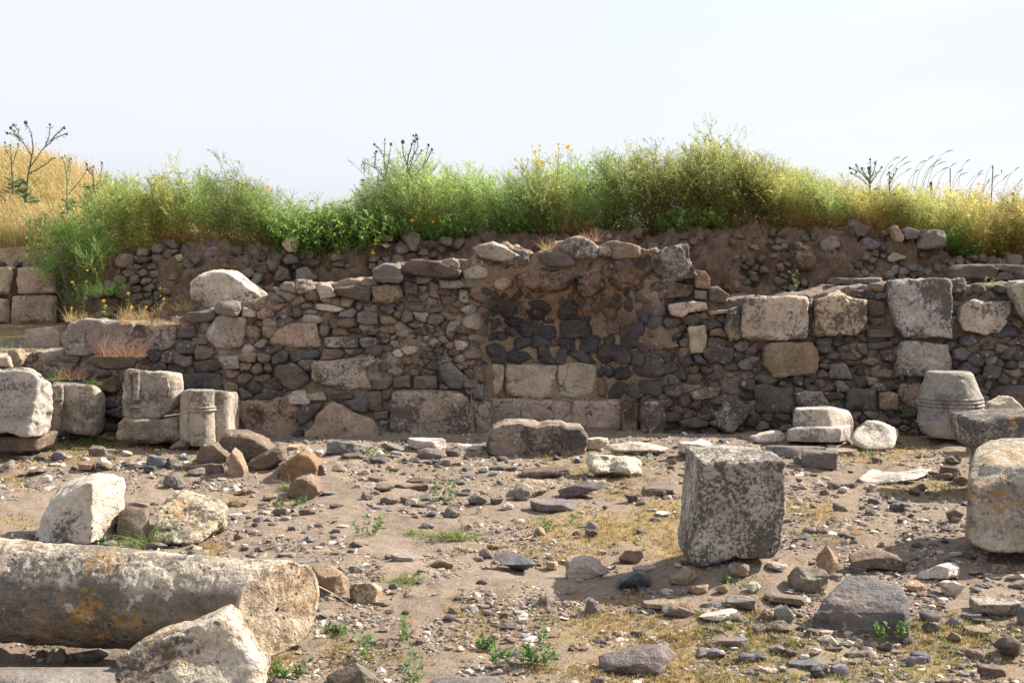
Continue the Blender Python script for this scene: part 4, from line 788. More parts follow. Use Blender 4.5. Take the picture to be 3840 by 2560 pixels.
# moulded pale base fragment
carved([hull([P(*q) for q in [(2968, 1612, 11.2), (2972, 1545, 11.22), (2980, 1535, 11.22), (3105, 1530, 11.22), (3120, 1612, 11.2), (3160, 1600, 11.35), (3196, 1560, 11.5), (3180, 1540, 11.5), (3204, 1590, 11.55), (2984, 1524, 11.65), (3110, 1520, 11.65), (3190, 1538, 11.7), (3200, 1610, 11.7), (2980, 1600, 11.65), (3190, 1640, 11.55)]], 101, lvl=5, amp=.008, chips=1),
        hull([P(*q) for q in [(2950, 1655, 11.08), (2950, 1612, 11.08), (2985, 1600, 11.12), (3145, 1600, 11.1), (3160, 1608, 11.1), (3158, 1660, 11.08), (3194, 1590, 11.45), (3190, 1640, 11.45), (2965, 1605, 11.6), (3196, 1600, 11.6), (3190, 1650, 11.6), (2960, 1640, 11.6)]], 102, lvl=5, amp=.007, chips=1)], 'carved', (.42, .37, .31), 'pale column base fragment with a stepped moulding, in front of the right wall', 10, dy=.8)
hblock([(3185, 1640, 11.0), (3215, 1600, 11.1), (3245, 1577, 11.2), (3290, 1575, 11.25), (3335, 1590, 11.2), (3365, 1600, 11.3), (3375, 1640, 11.2), (3345, 1688, 11.0), (3230, 1686, 10.95), (3200, 1670, 11), (3240, 1575, 11.5), (3370, 1610, 11.5), (3350, 1660, 11.5)], 'carved', (.45, .395, .32), 'broken pale stone leaning against the stepped base fragment', 111, name='boulder', cat='boulder', lvl=5, p=24, amp=.013, dy=.7)
block([(2692, 1600), (2700, 1560), (2730, 1500), (2748, 1486), (2775, 1500), (2812, 1530), (2800, 1570), (2750, 1622), (2715, 1615)], 12.55, .2, 'lime_dark', (.42, .36, .28), 'pale lichened stone tilted against the foot of the dark right wall', 121, name='boulder', cat='boulder', lvl=5, p=14)
block([(3735, 1555), (3742, 1520), (3775, 1505), (3798, 1490), (3825, 1510), (3860, 1540), (3865, 1562)], 11.6, .35, 'lime', (.5, .42, .32), 'lumpy pale rock at the right edge behind the dark table slab', 122, name='boulder', cat='boulder', lvl=5, p=8, amp=.02)
# long notched block in front of the niche
block([(1822, 1702), (1824, 1650), (1845, 1612), (1890, 1590), (1950, 1588), (2010, 1596), (2020, 1604), (2060, 1592), (2110, 1594), (2130, 1606), (2185, 1608), (2200, 1640), (2205, 1700), (2180, 1722), (1900, 1720)], 11.5, .45, 'lime', (.27, .21, .165), 'long low block with a notched top lying in front of the niche', 131, lvl=6, p=24, amp=.012, f=6, pit=.02)
block([(985, 1200)]*3 if False else [(708, 1060), (740, 1028), (800, 1014), (850, 1020), (905, 1055), (985, 1112), (975, 1135), (930, 1150), (880, 1165), (780, 1160), (715, 1120)], 13.15, .55, 'lime', (.52, .45, .36), 'big whitish boulder sitting on top of the left wall', 141, name='boulder', cat='boulder', lvl=5, p=12, amp=.02, f=5)
block([(85, 1305), (98, 1236), (195, 1225), (232, 1255), (225, 1300), (170, 1312)], 14.2, .5, 'lime_split', (.55, .42, .31), 'smooth pale pink block lying behind the left end of the rubble wall', 142, lvl=5, p=24)
block([(-60, 1370), (-60, 1338), (30, 1335), (45, 1380)], 12.7, .4, 'lime_clean', (.5, .4, .3), 'small pale block at the left edge above the massive pitted one', 143, lvl=4)
for k, (pl, lb) in enumerate((([(3590, 1045), (3600, 1010), (3630, 992), (3720, 990), (3755, 1010), (3740, 1050)], 'large dark flat boulder on the ledge above the right wall'), ([(3725, 1055), (3750, 1020), (3800, 1010), (3812, 1050)], 'grey pointed boulder on the right ledge beside the large flat one'), ([(3745, 1010), (3770, 990), (3850, 995), (3850, 1040)], 'dark boulder at the right edge behind the pointed one'), ([(3125, 1062), (3140, 1040), (3230, 1045), (3310, 1040), (3318, 1060), (3240, 1072)], 'long dark slab lying flat on the ledge left of the largest top row block'))):
    block(pl, 13.55, .4, 'basalt_strata', BASG if k else BASB, lb, 150+k, name='boulder', cat='boulder', lvl=4, p=16)
def pst(poly, Y, dep, mat, tint, label, seed, p=22):
    block(poly, Y, dep, mat, tint, label, seed, name='boulder', cat='boulder', lvl=5, p=p, amp=.012, f=7, strata=.004)
pst([(805, 1680), (845, 1624), (900, 1628), (960, 1650), (1012, 1690), (990, 1720), (920, 1738), (860, 1720)], 10.75, .32, 'basalt_rust', BASB, 'biggest dark stone, top of the angular basalt pile', 161)
pst([(736, 1712), (756, 1668), (800, 1668), (850, 1712), (842, 1750), (800, 1742), (742, 1738)], 10.55, .22, 'basalt_rust', BASB, 'brownish stone at the left of the angular basalt pile', 162)
pst([(716, 1782), (738, 1745), (790, 1737), (828, 1745), (834, 1770), (822, 1800), (722, 1802)], 10.45, .26, 'basalt', BASB, 'squat stone under the left side of the angular basalt pile', 163)
pst([(848, 1800), (850, 1760), (856, 1705), (868, 1690), (890, 1710), (905, 1740), (918, 1770), (912, 1812), (870, 1822)], 10.35, .2, 'basalt_rust', BRN, 'narrow upright pointed stone in the angular basalt pile', 164)
pst([(912, 1765), (925, 1735), (990, 1700), (1040, 1680), (1056, 1690), (1060, 1730), (1010, 1755), (930, 1775)], 10.55, .25, 'basalt_rust', BASB, 'tilted brown slab at the right of the angular basalt pile', 165)
pst([(905, 1800), (915, 1762), (1000, 1748), (1040, 1750), (1045, 1800)], 10.7, .3, 'basalt', BASB, 'dark stone in shadow under the tilted brown slab', 166)
pst([(1032, 1790), (1040, 1755), (1062, 1735), (1090, 1722), (1120, 1700), (1160, 1712), (1192, 1752), (1188, 1790), (1150, 1810), (1060, 1828)], 10.3, .32, 'basalt_rust', (.21, .125, .07), 'rust orange boulder right of the angular basalt pile', 167, p=14)
pst([(1072, 1865), (1080, 1820), (1110, 1797), (1150, 1795), (1188, 1820), (1202, 1850), (1180, 1878), (1090, 1880)], 9.75, .25, 'basalt_rust', (.18, .125, .088), 'brown rust speckled boulder in front of the rust orange one', 168, p=14)
# ---------------------------------------------------------------- loose stones lying on the ground: x0,x1,ytop,ybase,kind,material,tint,label
K = [
 (660, 815, 1648, 1692, 'boulder', 'lime_clean', LIME, 'low whitish rock behind the pile of dark angular stones'),
 (700, 770, 1765, 1800, 'boulder', 'basalt', BASG, 'low grey stone at the foot of the angular basalt pile'),
 (1165, 1235, 1760, 1815, 'slab', 'basalt_rust', BASG, 'orange spotted flat stone beside the rust orange boulder'),
 (960, 1018, 1632, 1690, 'boulder', 'lime', LIMEG, 'pale edged stone between the basalt pile and the brown foot slab'), (1010, 1060, 1655, 1688, 'boulder', 'basalt', BASG, 'small grey stone under the tip of the brown foot slab'), (1075, 1165, 1652, 1688, 'slab', 'lime_clean', (.42, .29, .17), 'flat tan stone in front of the gap between the two foot slabs'),
 (1135, 1175, 1678, 1712, 'boulder', 'lime_clean', LIME, 'white chunk beside the flat tan stone'), (1172, 1215, 1680, 1710, 'boulder', 'lime_clean', LIME, 'second white chunk, touching the big layered grey stone'),
 (1230, 1400, 1622, 1712, 'wedge', 'basalt_strata', BASG, 'big layered grey stone in front of the dome shaped slab'), (1285, 1370, 1695, 1725, 'slab', 'basalt_strata', BASB, 'flat grey piece under the big layered grey stone'), (1425, 1520, 1655, 1695, 'wedge', 'basalt', BASG, 'low grey stone at the foot of the black topped block'),
 (1522, 1676, 1640, 1698, 'slab', 'lime_clean', (.56, .5, .42), 'long white rock before the black topped foot block'), (1562, 1662, 1678, 1724, 'boulder', 'basalt', BASG, 'grey stone leaning in front of the long white rock'), (1712, 1822, 1657, 1692, 'slab', 'lime_clean', (.56, .5, .42), 'flat white slab left of the notched block'),
 (2195, 2288, 1628, 1690, 'slab', 'lime_clean', LIME, 'pale slab right of the notched block'), (2272, 2516, 1650, 1712, 'lump', 'lime_clean', (.47, .41, .33), 'wide flat rugged pale rock at the mouth of the niche'), (2535, 2680, 1642, 1716, 'boulder', 'lime_clean', (.53, .47, .4), 'rugged pale rock behind the tall square block'),
 (2808, 2950, 1610, 1665, 'boulder', 'lime_clean', LIME, 'pale rounded rock against the right wall behind the tall block'), (2858, 3092, 1642, 1722, 'slab', 'basalt', BASG, 'long wavy dark slab before the stepped base fragment'), (2998, 3148, 1692, 1768, 'block', 'basalt', BASG, 'squared dark boulder before the long wavy slab'), (2972, 3010, 1708, 1740, 'boulder', 'basalt', BASG, 'small grey stone left of the squared dark boulder'), (3110, 3215, 1680, 1712, 'slab', 'basalt', BRN, 'brown flat stone right of the squared dark boulder'),
 (3195, 3300, 1545, 1600, 'block', 'lime_clean', (.36, .25, .19), 'reddish stone behind the broken pale stone'),
 (2192, 2412, 1704, 1806, 'lump', 'lime_clean', (.56, .49, .4), 'cream coloured craggy rock on yellow moss in the middle'), (2082, 2150, 1690, 1722, 'boulder', 'basalt', BASB, 'dark little stone in front of the notched block'), (1945, 2140, 1744, 1800, 'slab', 'basalt', (.1, .075, .06), 'dark crusty low rock left of the cream craggy rock'), (1898, 1945, 1742, 1768, 'slab', 'basalt', BASB, 'small dark slab left of the dark crusty rock'),
 (1920, 2052, 1790, 1872, 'wedge', 'lime_clean', LIMEG, 'pale triangular rock below the dark crusty rock'), (1922, 1996, 1820, 1878, 'boulder', 'basalt', BASG, 'rounded grey stone leaning on the pale triangular rock'), (2088, 2275, 1796, 1868, 'wedge', 'basalt', (.1, .085, .08), 'dark wedge with a flat top below the cream craggy rock'), (1985, 2168, 1868, 1926, 'slab', 'basalt_strata', BASG, 'long flat grey slab on the soil at mid picture'),
 (2402, 2535, 1818, 1865, 'wedge', 'basalt', BASB, 'dark wedge lying left of the tall square block'), (2560, 2618, 1720, 1760, 'boulder', 'lime_clean', LIME, 'small white rock touching the left side of the tall block'), (2540, 2620, 1762, 1792, 'slab', 'basalt', BASG, 'grey flat stone half hidden by the tall block'), (2545, 2618, 1796, 1822, 'slab', 'lime_clean', LIMEB, 'buff flat stone half hidden by the tall block'), (2372, 2412, 1790, 1815, 'boulder', 'lime', LIMEG, 'grey cobble at the right of the cream craggy rock'),
 (1752, 1828, 1848, 1898, 'peak', 'basalt', BASG, 'pointed grey stone left of the pale triangular rock'), (1838, 1888, 1862, 1890, 'boulder', 'basalt', BASB, 'small dark stone beside the pointed grey one'), (1880, 1928, 1880, 1912, 'boulder', 'lime_clean', LIME, 'small white stone near the pale triangular rock'), (1660, 1726, 1898, 1942, 'boulder', 'basalt', BASG, 'lone grey boulder on bare soil in the middle distance'),
 (1520, 1610, 1786, 1812, 'boulder', 'basalt_strata', BASB, 'upper of two stacked brown stones on the soil'), (1512, 1612, 1808, 1840, 'block', 'basalt_strata', BASB, 'lower of two stacked brown stones on the soil'), (1400, 1480, 1835, 1868, 'boulder', 'basalt', BASB, 'dark rounded stone left of the stacked brown stones'), (1425, 1498, 1858, 1892, 'boulder', 'basalt_strata', BASG, 'grey stone just below the dark rounded stone'), (1350, 1400, 1840, 1872, 'boulder', 'basalt', BASG, 'small upright grey stone left of the dark rounded one'),
 (1340, 1388, 1758, 1782, 'boulder', 'lime_clean', LIME, 'white cobble on grey rubble at centre left'), (1345, 1372, 1780, 1798, 'boulder', 'lime_clean', LIME, 'small white cobble just below the other white cobble'), (1380, 1455, 1782, 1812, 'slab', 'basalt', BASG, 'smooth slate grey flat stone near the two white cobbles'), (1790, 1832, 1748, 1772, 'boulder', 'lime_clean', (.6, .54, .45), 'bright white cobble in front of the notched block'),
 (982, 1052, 1848, 1882, 'peak', 'basalt', BRN, 'little brown pyramid left of the rust speckled boulder'), (865, 950, 1820, 1858, 'wedge', 'basalt', BRN, 'reddish wedge behind the orange lichened boulder'), (855, 930, 1870, 1900, 'wedge', 'basalt', BRN, 'reddish stone at the right of the orange lichened boulder'), (605, 700, 1770, 1835, 'boulder', 'basalt_strata', BASG, 'grey blue rock in front of the left of the basalt pile'),
 (158, 198, 1792, 1822, 'boulder', 'lime_clean', (.6, .55, .48), 'bright white stone left above the big angular block'), (0, 55, 1722, 1775, 'wedge', 'basalt', BASG, 'dark wedge at the left edge on the ground'), (95, 165, 1748, 1785, 'wedge', 'basalt', BASB, 'dark low stone left of the white cobble row'), (290, 365, 1738, 1776, 'slab', 'basalt', BRN, 'brown flat stone above the big angular block'),
 (385, 440, 1638, 1658, 'slab', 'basalt', BRN, 'brown stone on moss before the brown broken footing'), (265, 325, 1672, 1688, 'slab', 'lime_clean', LIME, 'thin pale chip on the mossy ground at left'), (380, 450, 1682, 1698, 'slab', 'lime_clean', LIME, 'longer pale chip right of the thin one on the mossy ground'),
 (1052, 1175, 2082, 2152, 'slab', 'basalt', BASG, 'smooth dark stone resting behind the column end'), (1165, 1310, 2105, 2240, 'slab', 'basalt_strata', BRN, 'large flat brown stone leaning beside the column end'), (1308, 1432, 2172, 2268, 'block', 'lime_orange', (.36, .27, .17), 'squarish stone with orange lichen right of the column end'), (1040, 1110, 2062, 2090, 'slab', 'basalt', BASG, 'thin grey stone behind the column end'), (1380, 1470, 2240, 2275, 'slab', 'basalt', BASG, 'flat grey chip beside the squarish orange lichened stone'), (1305, 1365, 2118, 2148, 'boulder', 'basalt', BASG, 'grey cobble above the squarish orange lichened stone'),
 (1464, 1568, 2052, 2108, 'slab', 'basalt_strata', LIMEG, 'pale grey layered stone on the bare path'), (1598, 1702, 2090, 2132, 'wedge', 'basalt', BASB, 'dark low stone on the bare path left of the dark wedge'), (1795, 1846, 2055, 2096, 'boulder', 'basalt', BASG, 'small square grey stone above the dark wedge'), (1825, 1870, 2035, 2062, 'boulder', 'basalt', BRN, 'round brown stone topmost of the cluster by the dark wedge'), (1780, 1815, 2082, 2106, 'boulder', 'basalt', BASG, 'tiny grey stone left of the small square one'),
 (1850, 2012, 2060, 2150, 'wedge', 'basalt', (.11, .1, .105), 'large dark wedge with a smooth sloping side on the path'), (2118, 2282, 2062, 2172, 'boulder', 'lime_clean', LIMEG, 'rounded whitish boulder left of the tall block shadow'), (2238, 2275, 2058, 2082, 'boulder', 'lime_clean', LIMEG, 'tan cobble on the shoulder of the whitish boulder'), (2318, 2415, 2050, 2115, 'boulder', 'basalt', BRN, 'brown rock at the edge of the tall block shadow'),
 (2305, 2442, 2118, 2222, 'wedge', 'basalt', (.085, .095, .1), 'blue grey slab in the tall block shadow'), (2370, 2475, 2116, 2150, 'slab', 'lime', LIMEG, 'thin pale plate balanced on the blue grey slab'), (2540, 2590, 2090, 2132, 'boulder', 'basalt', BRN, 'cobble squeezed beside the lower left corner of the tall block'), (2508, 2610, 2132, 2208, 'peak', 'basalt', BRN, 'brown wedge under the lower left corner of the tall block'), (2580, 2660, 2188, 2232, 'boulder', 'basalt', BRN, 'rounded brown cobble before the tall block'), (2680, 2730, 2195, 2235, 'boulder', 'basalt', BRN, 'brown cobble in front of the tall block, on green moss'),
 (2730, 2812, 2158, 2220, 'boulder', 'basalt', BRN, 'rough brown stone before the middle of the tall block'), (2792, 2858, 2102, 2150, 'boulder', 'lime', BRN, 'small tan stone under the tall block'), (2870, 2955, 2105, 2140, 'boulder', 'lime_clean', LIME, 'white lump at the lower right corner of the tall block'), (2800, 2856, 2190, 2232, 'boulder', 'lime_clean', (.58, .5, .42), 'pale egg shaped stone before the tall block'), (2675, 2740, 2120, 2172, 'boulder', 'basalt', BASB, 'dark stone in the hollow under the tall block'),
 (2192, 2252, 2240, 2305, 'boulder', 'basalt', BASG, 'grey pointed stone inside the left part of the big shadow'), (2018, 2058, 2232, 2272, 'boulder', 'basalt', BASG, 'small grey stone left of the big shadow'), (1928, 1975, 2278, 2300, 'slab', 'lime', LIMEG, 'flat buff stone left of the big shadow'), (2410, 2540, 2228, 2285, 'slab', 'basalt', BRN, 'flat brown stone inside the big shadow'), (2480, 2612, 2264, 2318, 'wedge', 'basalt', BASG, 'dark stone with a lit top at the lower edge of the shadow'),
 (2618, 2768, 2272, 2322, 'lump', 'lime_clean', (.56, .5, .4), 'knobbly cream rock below the tall block'), (2718, 2848, 2228, 2292, 'wedge', 'basalt', BASG, 'grey stone right of the knobbly cream rock'), (2848, 2895, 2280, 2330, 'boulder', 'basalt', BASB, 'dark cobble left of the angular twin stones'), (2652, 2808, 2340, 2392, 'slab', 'basalt', BASG, 'long flat grey stone on yellow moss'), (2820, 2865, 2335, 2375, 'boulder', 'basalt', BASG, 'small dark stone right of the long flat grey one'),
 (2238, 2540, 2394, 2540, 'boulder', 'basalt_strata', BASG, 'large rugged grey boulder at the bottom on yellow moss'), (2215, 2290, 2530, 2575, 'boulder', 'lime_clean', LIME, 'white rock at the bottom edge under the rugged grey boulder'), (2155, 2205, 2425, 2442, 'slab', 'basalt', BASB, 'small dark slab left of the rugged grey boulder'), (2675, 2720, 2395, 2412, 'slab', 'lime_clean', (.58, .5, .42), 'small bright chip on yellow moss'), (2690, 2718, 2430, 2452, 'boulder', 'lime_clean', LIME, 'small pale cobble under the bright chip'),
 (2480, 2508, 2325, 2340, 'boulder', 'lime_clean', LIME, 'tiny white stone below the shadow edge'), (2540, 2565, 2358, 2370, 'boulder', 'lime_clean', LIME, 'tiny pale stone above the rugged grey boulder'),
 (2958, 3112, 2124, 2235, 'boulder', 'basalt_strata', (.2, .165, .13), 'buff brown boulder at the upper left of the biggest flat slab'), (3058, 3148, 2040, 2152, 'peak', 'basalt', BRN, 'pointed brown stone standing behind the biggest flat slab'), (3180, 3402, 2044, 2132, 'wedge', 'basalt', (.16, .12, .09), 'brown ridge shaped rock behind the biggest flat slab'), (3100, 3160, 2145, 2178, 'boulder', 'basalt', BASG, 'small grey stone right of the buff brown boulder'),
 (2862, 3032, 2216, 2275, 'slab', 'basalt', BASB, 'long bar shaped dark stone left of the biggest flat slab'), (2900, 2982, 2262, 2342, 'peak', 'basalt', BASG, 'upper angular twin stone left of the biggest flat slab'), (2866, 2968, 2318, 2378, 'boulder', 'basalt', BASB, 'lower twin stone left of the biggest flat slab'), (3062, 3128, 2350, 2386, 'slab', 'lime', LIMEG, 'pale flat stone under the front of the biggest slab'), (2878, 2945, 2408, 2446, 'boulder', 'basalt', BASG, 'grey stone below the twin stones'), (2942, 2992, 2408, 2440, 'boulder', 'basalt', BASB, 'dark stone right of the grey one below the twins'),
 (2954, 3080, 2462, 2520, 'slab', 'basalt', (.13, .14, .145), 'blue grey flat stone near the bottom'), (2990, 3035, 2442, 2470, 'boulder', 'lime_clean', LIME, 'white cobble behind the blue grey flat stone'), (3035, 3082, 2424, 2450, 'boulder', 'lime_clean', LIME, 'pale cobble right of the white one near the bottom'), (2840, 2915, 2490, 2525, 'slab', 'lime', LIMEG, 'pale flat slab near the bottom left of the blue grey stone'), (3170, 3262, 2432, 2462, 'slab', 'basalt', BASG, 'flat grey slab below the biggest slab'),
 (3436, 3604, 2108, 2176, 'wedge', 'lime', (.5, .45, .38), 'white topped rock right of the brown ridge shaped rock'), (3520, 3610, 2170, 2242, 'lump', 'lime_clean', LIME, 'knobbly whitish rock in the right foreground'), (3388, 3478, 2172, 2222, 'boulder', 'lime_orange', LIMEB, 'tan orange stone right of the biggest flat slab'), (3432, 3478, 2215, 2240, 'boulder', 'basalt', BASG, 'small dark stone below the tan orange stone'), (3640, 3822, 2236, 2312, 'block', 'lime', LIMEG, 'pale smooth boulder at the right edge of the foreground'), (3815, 3880, 2235, 2312, 'block', 'basalt', BASG, 'dark stone against the pale smooth right edge boulder'),
 (3776, 3880, 2138, 2178, 'boulder', 'lime', LIME, 'pale stone at the right edge under the huge rounded block'), (3784, 3880, 2172, 2212, 'boulder', 'basalt', BASG, 'grey stone at the right edge below the pale one'), (3710, 3790, 2105, 2150, 'block', 'lime', BRN, 'yellowish squared stone in the shade of the huge right block'), (3602, 3680, 2290, 2330, 'slab', 'basalt', BASG, 'dark flat stone left below the pale smooth boulder'), (3635, 3715, 2308, 2345, 'slab', 'lime', BRN, 'tan flat stone below the pale smooth boulder'), (3615, 3720, 2336, 2382, 'slab', 'basalt_strata', BRN, 'brown slab on green moss at the lower right'),
 (3665, 3765, 2482, 2545, 'block', 'basalt', BASB, 'dark lichened block near the lower right corner'), (3590, 3655, 2512, 2540, 'slab', 'lime', LIMEG, 'pale flat stone left of the dark lichened corner block'), (3500, 3620, 2545, 2580, 'slab', 'lime', BRN, 'tan slab at the bottom edge right'), (3280, 3315, 2542, 2575, 'boulder', 'lime', LIMEG, 'grey cobble at the bottom edge'), (3330, 3372, 2500, 2520, 'slab', 'lime_clean', LIME, 'pale chip near the bottom edge'), (3725, 3840, 2385, 2480, 'boulder', 'basalt', BAS, 'dark boulder in the shade at the lower right edge'), (3625, 3700, 2432, 2480, 'boulder', 'basalt', BASB, 'dark stone on moss above the lichened corner block'),
 (3520, 3610, 1742, 1800, 'boulder', 'basalt', BASB, 'highest dark stone of the small pile by the huge right block'), (3535, 3608, 1750, 1800, 'boulder', 'basalt', BRN, 'brown cobble of the small pile by the huge right block'), (3572, 3604, 1702, 1740, 'peak', 'basalt', BASG, 'pointed grey stone standing on the small pile'), (3510, 3570, 1780, 1812, 'boulder', 'basalt', BASB, 'lowest cobble in front of the small pile'), (3572, 3640, 1785, 1822, 'boulder', 'basalt', BASB, 'dark cobble at the right of the small pile'), (3480, 3530, 1762, 1788, 'boulder', 'basalt', (.2, .12, .09), 'reddish cobble at the left of the small pile'), (3620, 3660, 1655, 1705, 'peak', 'basalt', BRN, 'upright brown stone behind the small pile'), (3540, 3600, 1725, 1762, 'wedge', 'basalt', BASB, 'dark wedge on the crest of the small pile'),
 (3380, 3435, 1800, 1820, 'slab', 'basalt', BASB, 'dark slab at the front edge of the white pavement slab'), (3150, 3218, 1805, 1830, 'boulder', 'basalt', BASB, 'dark stone at the left tip of the white pavement slab'), (3255, 3288, 1818, 1838, 'boulder', 'lime_clean', LIME, 'small white stone below the white pavement slab'), (3545, 3612, 1902, 1960, 'boulder', 'basalt', BASB, 'dark stone beside the left face of the huge right block'), (3565, 3600, 1930, 1962, 'boulder', 'basalt', BASG, 'small grey stone before the dark one by the huge right block'),
 (3010, 3062, 1975, 2005, 'boulder', 'basalt', BASG, 'grey stone on gravel right of the tall block'), (2988, 3034, 2015, 2035, 'slab', 'basalt', (.06, .065, .065), 'blackish oval stone on gravel right of the tall block'), (3140, 3180, 1998, 2020, 'boulder', 'basalt', BASG, 'rounded slate stone left of the brown ridge shaped rock'), (3295, 3325, 2025, 2052, 'boulder', 'lime_clean', LIMEB, 'small tan stone above the brown ridge shaped rock'),
 (1222, 1422, 2456, 2590, 'peak', 'basalt', (.15, .125, .1), 'brown pyramid shaped rock at the bottom edge'), (1250, 1300, 2498, 2560, 'boulder', 'basalt', BASB, 'dark low rock joined to the brown pyramid'), (1595, 1900, 2520, 2610, 'slab', 'basalt', (.13, .115, .11), 'dark flat rock half cut off by the bottom edge'), (1062, 1112, 2378, 2402, 'slab', 'basalt', BASG, 'grey flat stone right of the bright wedge block'), (1092, 1132, 2388, 2420, 'boulder', 'basalt', BASG, 'round grey stone below the grey flat one'), (1180, 1225, 2372, 2392, 'slab', 'lime_clean', LIME, 'pale flat stone on the soil below the column end'),
 (1420, 1462, 2350, 2372, 'slab', 'basalt', BASB, 'small dark slab on the soil at lower centre'), (1885, 1945, 2385, 2412, 'boulder', 'basalt', BASB, 'dark stone behind the leafy weeds'), (1708, 1742, 2418, 2442, 'peak', 'lime_clean', (.5, .4, .3), 'pinkish pointed chip left of the leafy weeds'), (1800, 1842, 2412, 2434, 'boulder', 'lime_clean', LIME, 'cream stone among the leafy weeds'), (1680, 1725, 2272, 2302, 'boulder', 'basalt', BRN, 'brown cobble in the middle of the path'), (1618, 1648, 2225, 2240, 'slab', 'lime', LIMEG, 'oval grey flat pebble on the path'), (1785, 1832, 2162, 2192, 'wedge', 'basalt', BASB, 'small dark triangle shaped stone on the path'),
 (270, 410, 2435, 2508, 'wedge', 'basalt', BASG, 'grey pointed stone under the fallen column'), (130, 190, 2432, 2480, 'peak', 'basalt', BASB, 'leftmost cone shaped stone under the fallen column'), (175, 212, 2438, 2490, 'peak', 'basalt', BRN, 'small brown cone under the fallen column'), (205, 255, 2430, 2500, 'peak', 'basalt', BASG, 'tall grey cone under the fallen column'), (250, 285, 2434, 2470, 'peak', 'basalt', BRN, 'cone shaped stone right of the tall grey one'), (415, 450, 2446, 2480, 'peak', 'basalt', (.25, .18, .12), 'tan cone beside the bright wedge block'), (380, 425, 2495, 2515, 'slab', 'lime_clean', LIME, 'pale chip between slab and wedge block at the bottom'),
 (388, 440, 2022, 2052, 'boulder', 'basalt', BASG, 'small round grey stone at the corner of the big angular block'), (550, 630, 2028, 2060, 'boulder', 'basalt', BASG, 'grey stone on the ground before the orange lichened boulder'), (845, 882, 2022, 2056, 'boulder', 'lime', LIMEG, 'small cube like stone right of the orange lichened boulder'), (700, 760, 2058, 2090, 'boulder', 'basalt', BASG, 'grey stone just above the column top'), (1020, 1078, 1900, 1935, 'boulder', 'basalt', BASG, 'grey stone on the soil right of the orange lichened boulder'),
 (2005, 2048, 1972, 2010, 'wedge', 'basalt', BRN, 'small olive stone by the green sprigs'), (2165, 2215, 1960, 1978, 'slab', 'basalt', BASG, 'grey chip on the yellow moss'), (2458, 2515, 1920, 1940, 'slab', 'lime_clean', (.58, .52, .46), 'bright white chip left of the tall block'), (2045, 2092, 2100, 2140, 'slab', 'lime_clean', LIMEB, 'pale sliver left of the rounded whitish boulder'),
]
DEP = {'boulder': .75, 'slab': .7, 'wedge': .8, 'block': .7, 'peak': .8, 'lump': .7}
def lay(x0, x1, yt, yb, kind, mat, tint, label, seed, name=None, group=None, cat=None, lvl=None, parent=None):
    g = GG((x0+x1)/2, yb); d = g[1]; wx = (x1-x0)/FPX*d; dep = wx*DEP[kind]; dz_ = dep*(yb-1010)/FPX
    h = max((yb-yt)/FPX*d-dz_*.75, wx*.16 if kind != 'slab' else wx*.09)
    if (yb-yt)/FPX*d-dz_*.75 < wx*.2: dep = max(dep*.7, wx*.4)
    Ha = (yb-yt)/FPX*d
    if kind in ('slab', 'wedge'):
        h = min(Ha*.8, wx*(.17 if kind == 'slab' else .3)); dep = np.clip((Ha-h)*d/1.6, wx*.4, wx*1.2); h = max(h, Ha-dep*1.6/d)
    rs = np.random.RandomState(seed)
    lvl = lvl or (5 if x1-x0 > 120 else 4)
    V, F = rock((wx/2*1.04, dep/2, h*.62), seed, kind, lvl, rz=rs.uniform(-.25, .25), tilt=.1 if kind == 'slab' else .16)
    V[:, 0] *= wx/np.ptp(V[:, 0]); V[:, 2] *= (h*(1.28 if lvl == 3 else 1.14))/np.ptp(V[:, 2]); V[:, 2] -= V[:, 2].min()+h*(.3 if lvl == 3 else .14)
    V[:, 0] -= (V[:, 0].max()+V[:, 0].min())/2
    cy = d+dep/2; z0 = gz1(g[0], cy)
    nm = name or ('boulder' if x1-x0 > 110 else 'stone')
    o = put(nm, mesh_np(nm, V, F, M[mat], tv(tint, rs, .1), sharp=32 if lvl < 5 else None), (g[0]*cy/d, cy, z0))
    return tag(o, label, cat or ('boulder' if nm == 'boulder' else 'stone'), group)
for k, e in enumerate(K): lay(*e, seed=200+k)
def flatstone(top, zt, zb, mat, tint, label, seed, name='slab', **k):
    pts = [G(x, y, z if (z := (zt[i] if hasattr(zt, '__len__') else zt)) is not None else 0) for i, (x, y) in enumerate(top)]
    g = np.mean(pts, 0); base = gz1(g[0], g[1]); pts += [np.array([p[0]+(p[0]-g[0])*.02, p[1]+(p[1]-g[1])*.02, base+zb]) for p in pts]
    V, F, c = hull(pts, seed, **k); return single(name, V, F, c, mat, tint, label, name)
flatstone([(3036, 2298), (3060, 2262), (3100, 2225), (3180, 2160), (3290, 2158), (3372, 2185), (3408, 2250), (3404, 2300), (3330, 2335), (3290, 2300)], [.02, .05, .09, .14, .15, .13, .09, .05, -.02, .02], -.12, 'basalt_strata', (.14, .125, .118), 'biggest flat grey slab, in the right foreground', 181, lvl=6, amp=.012, f=6, p=24, strata=.004)
BX.append((3030, 3412, 2150, 2362)) if 'BX' in globals() else None
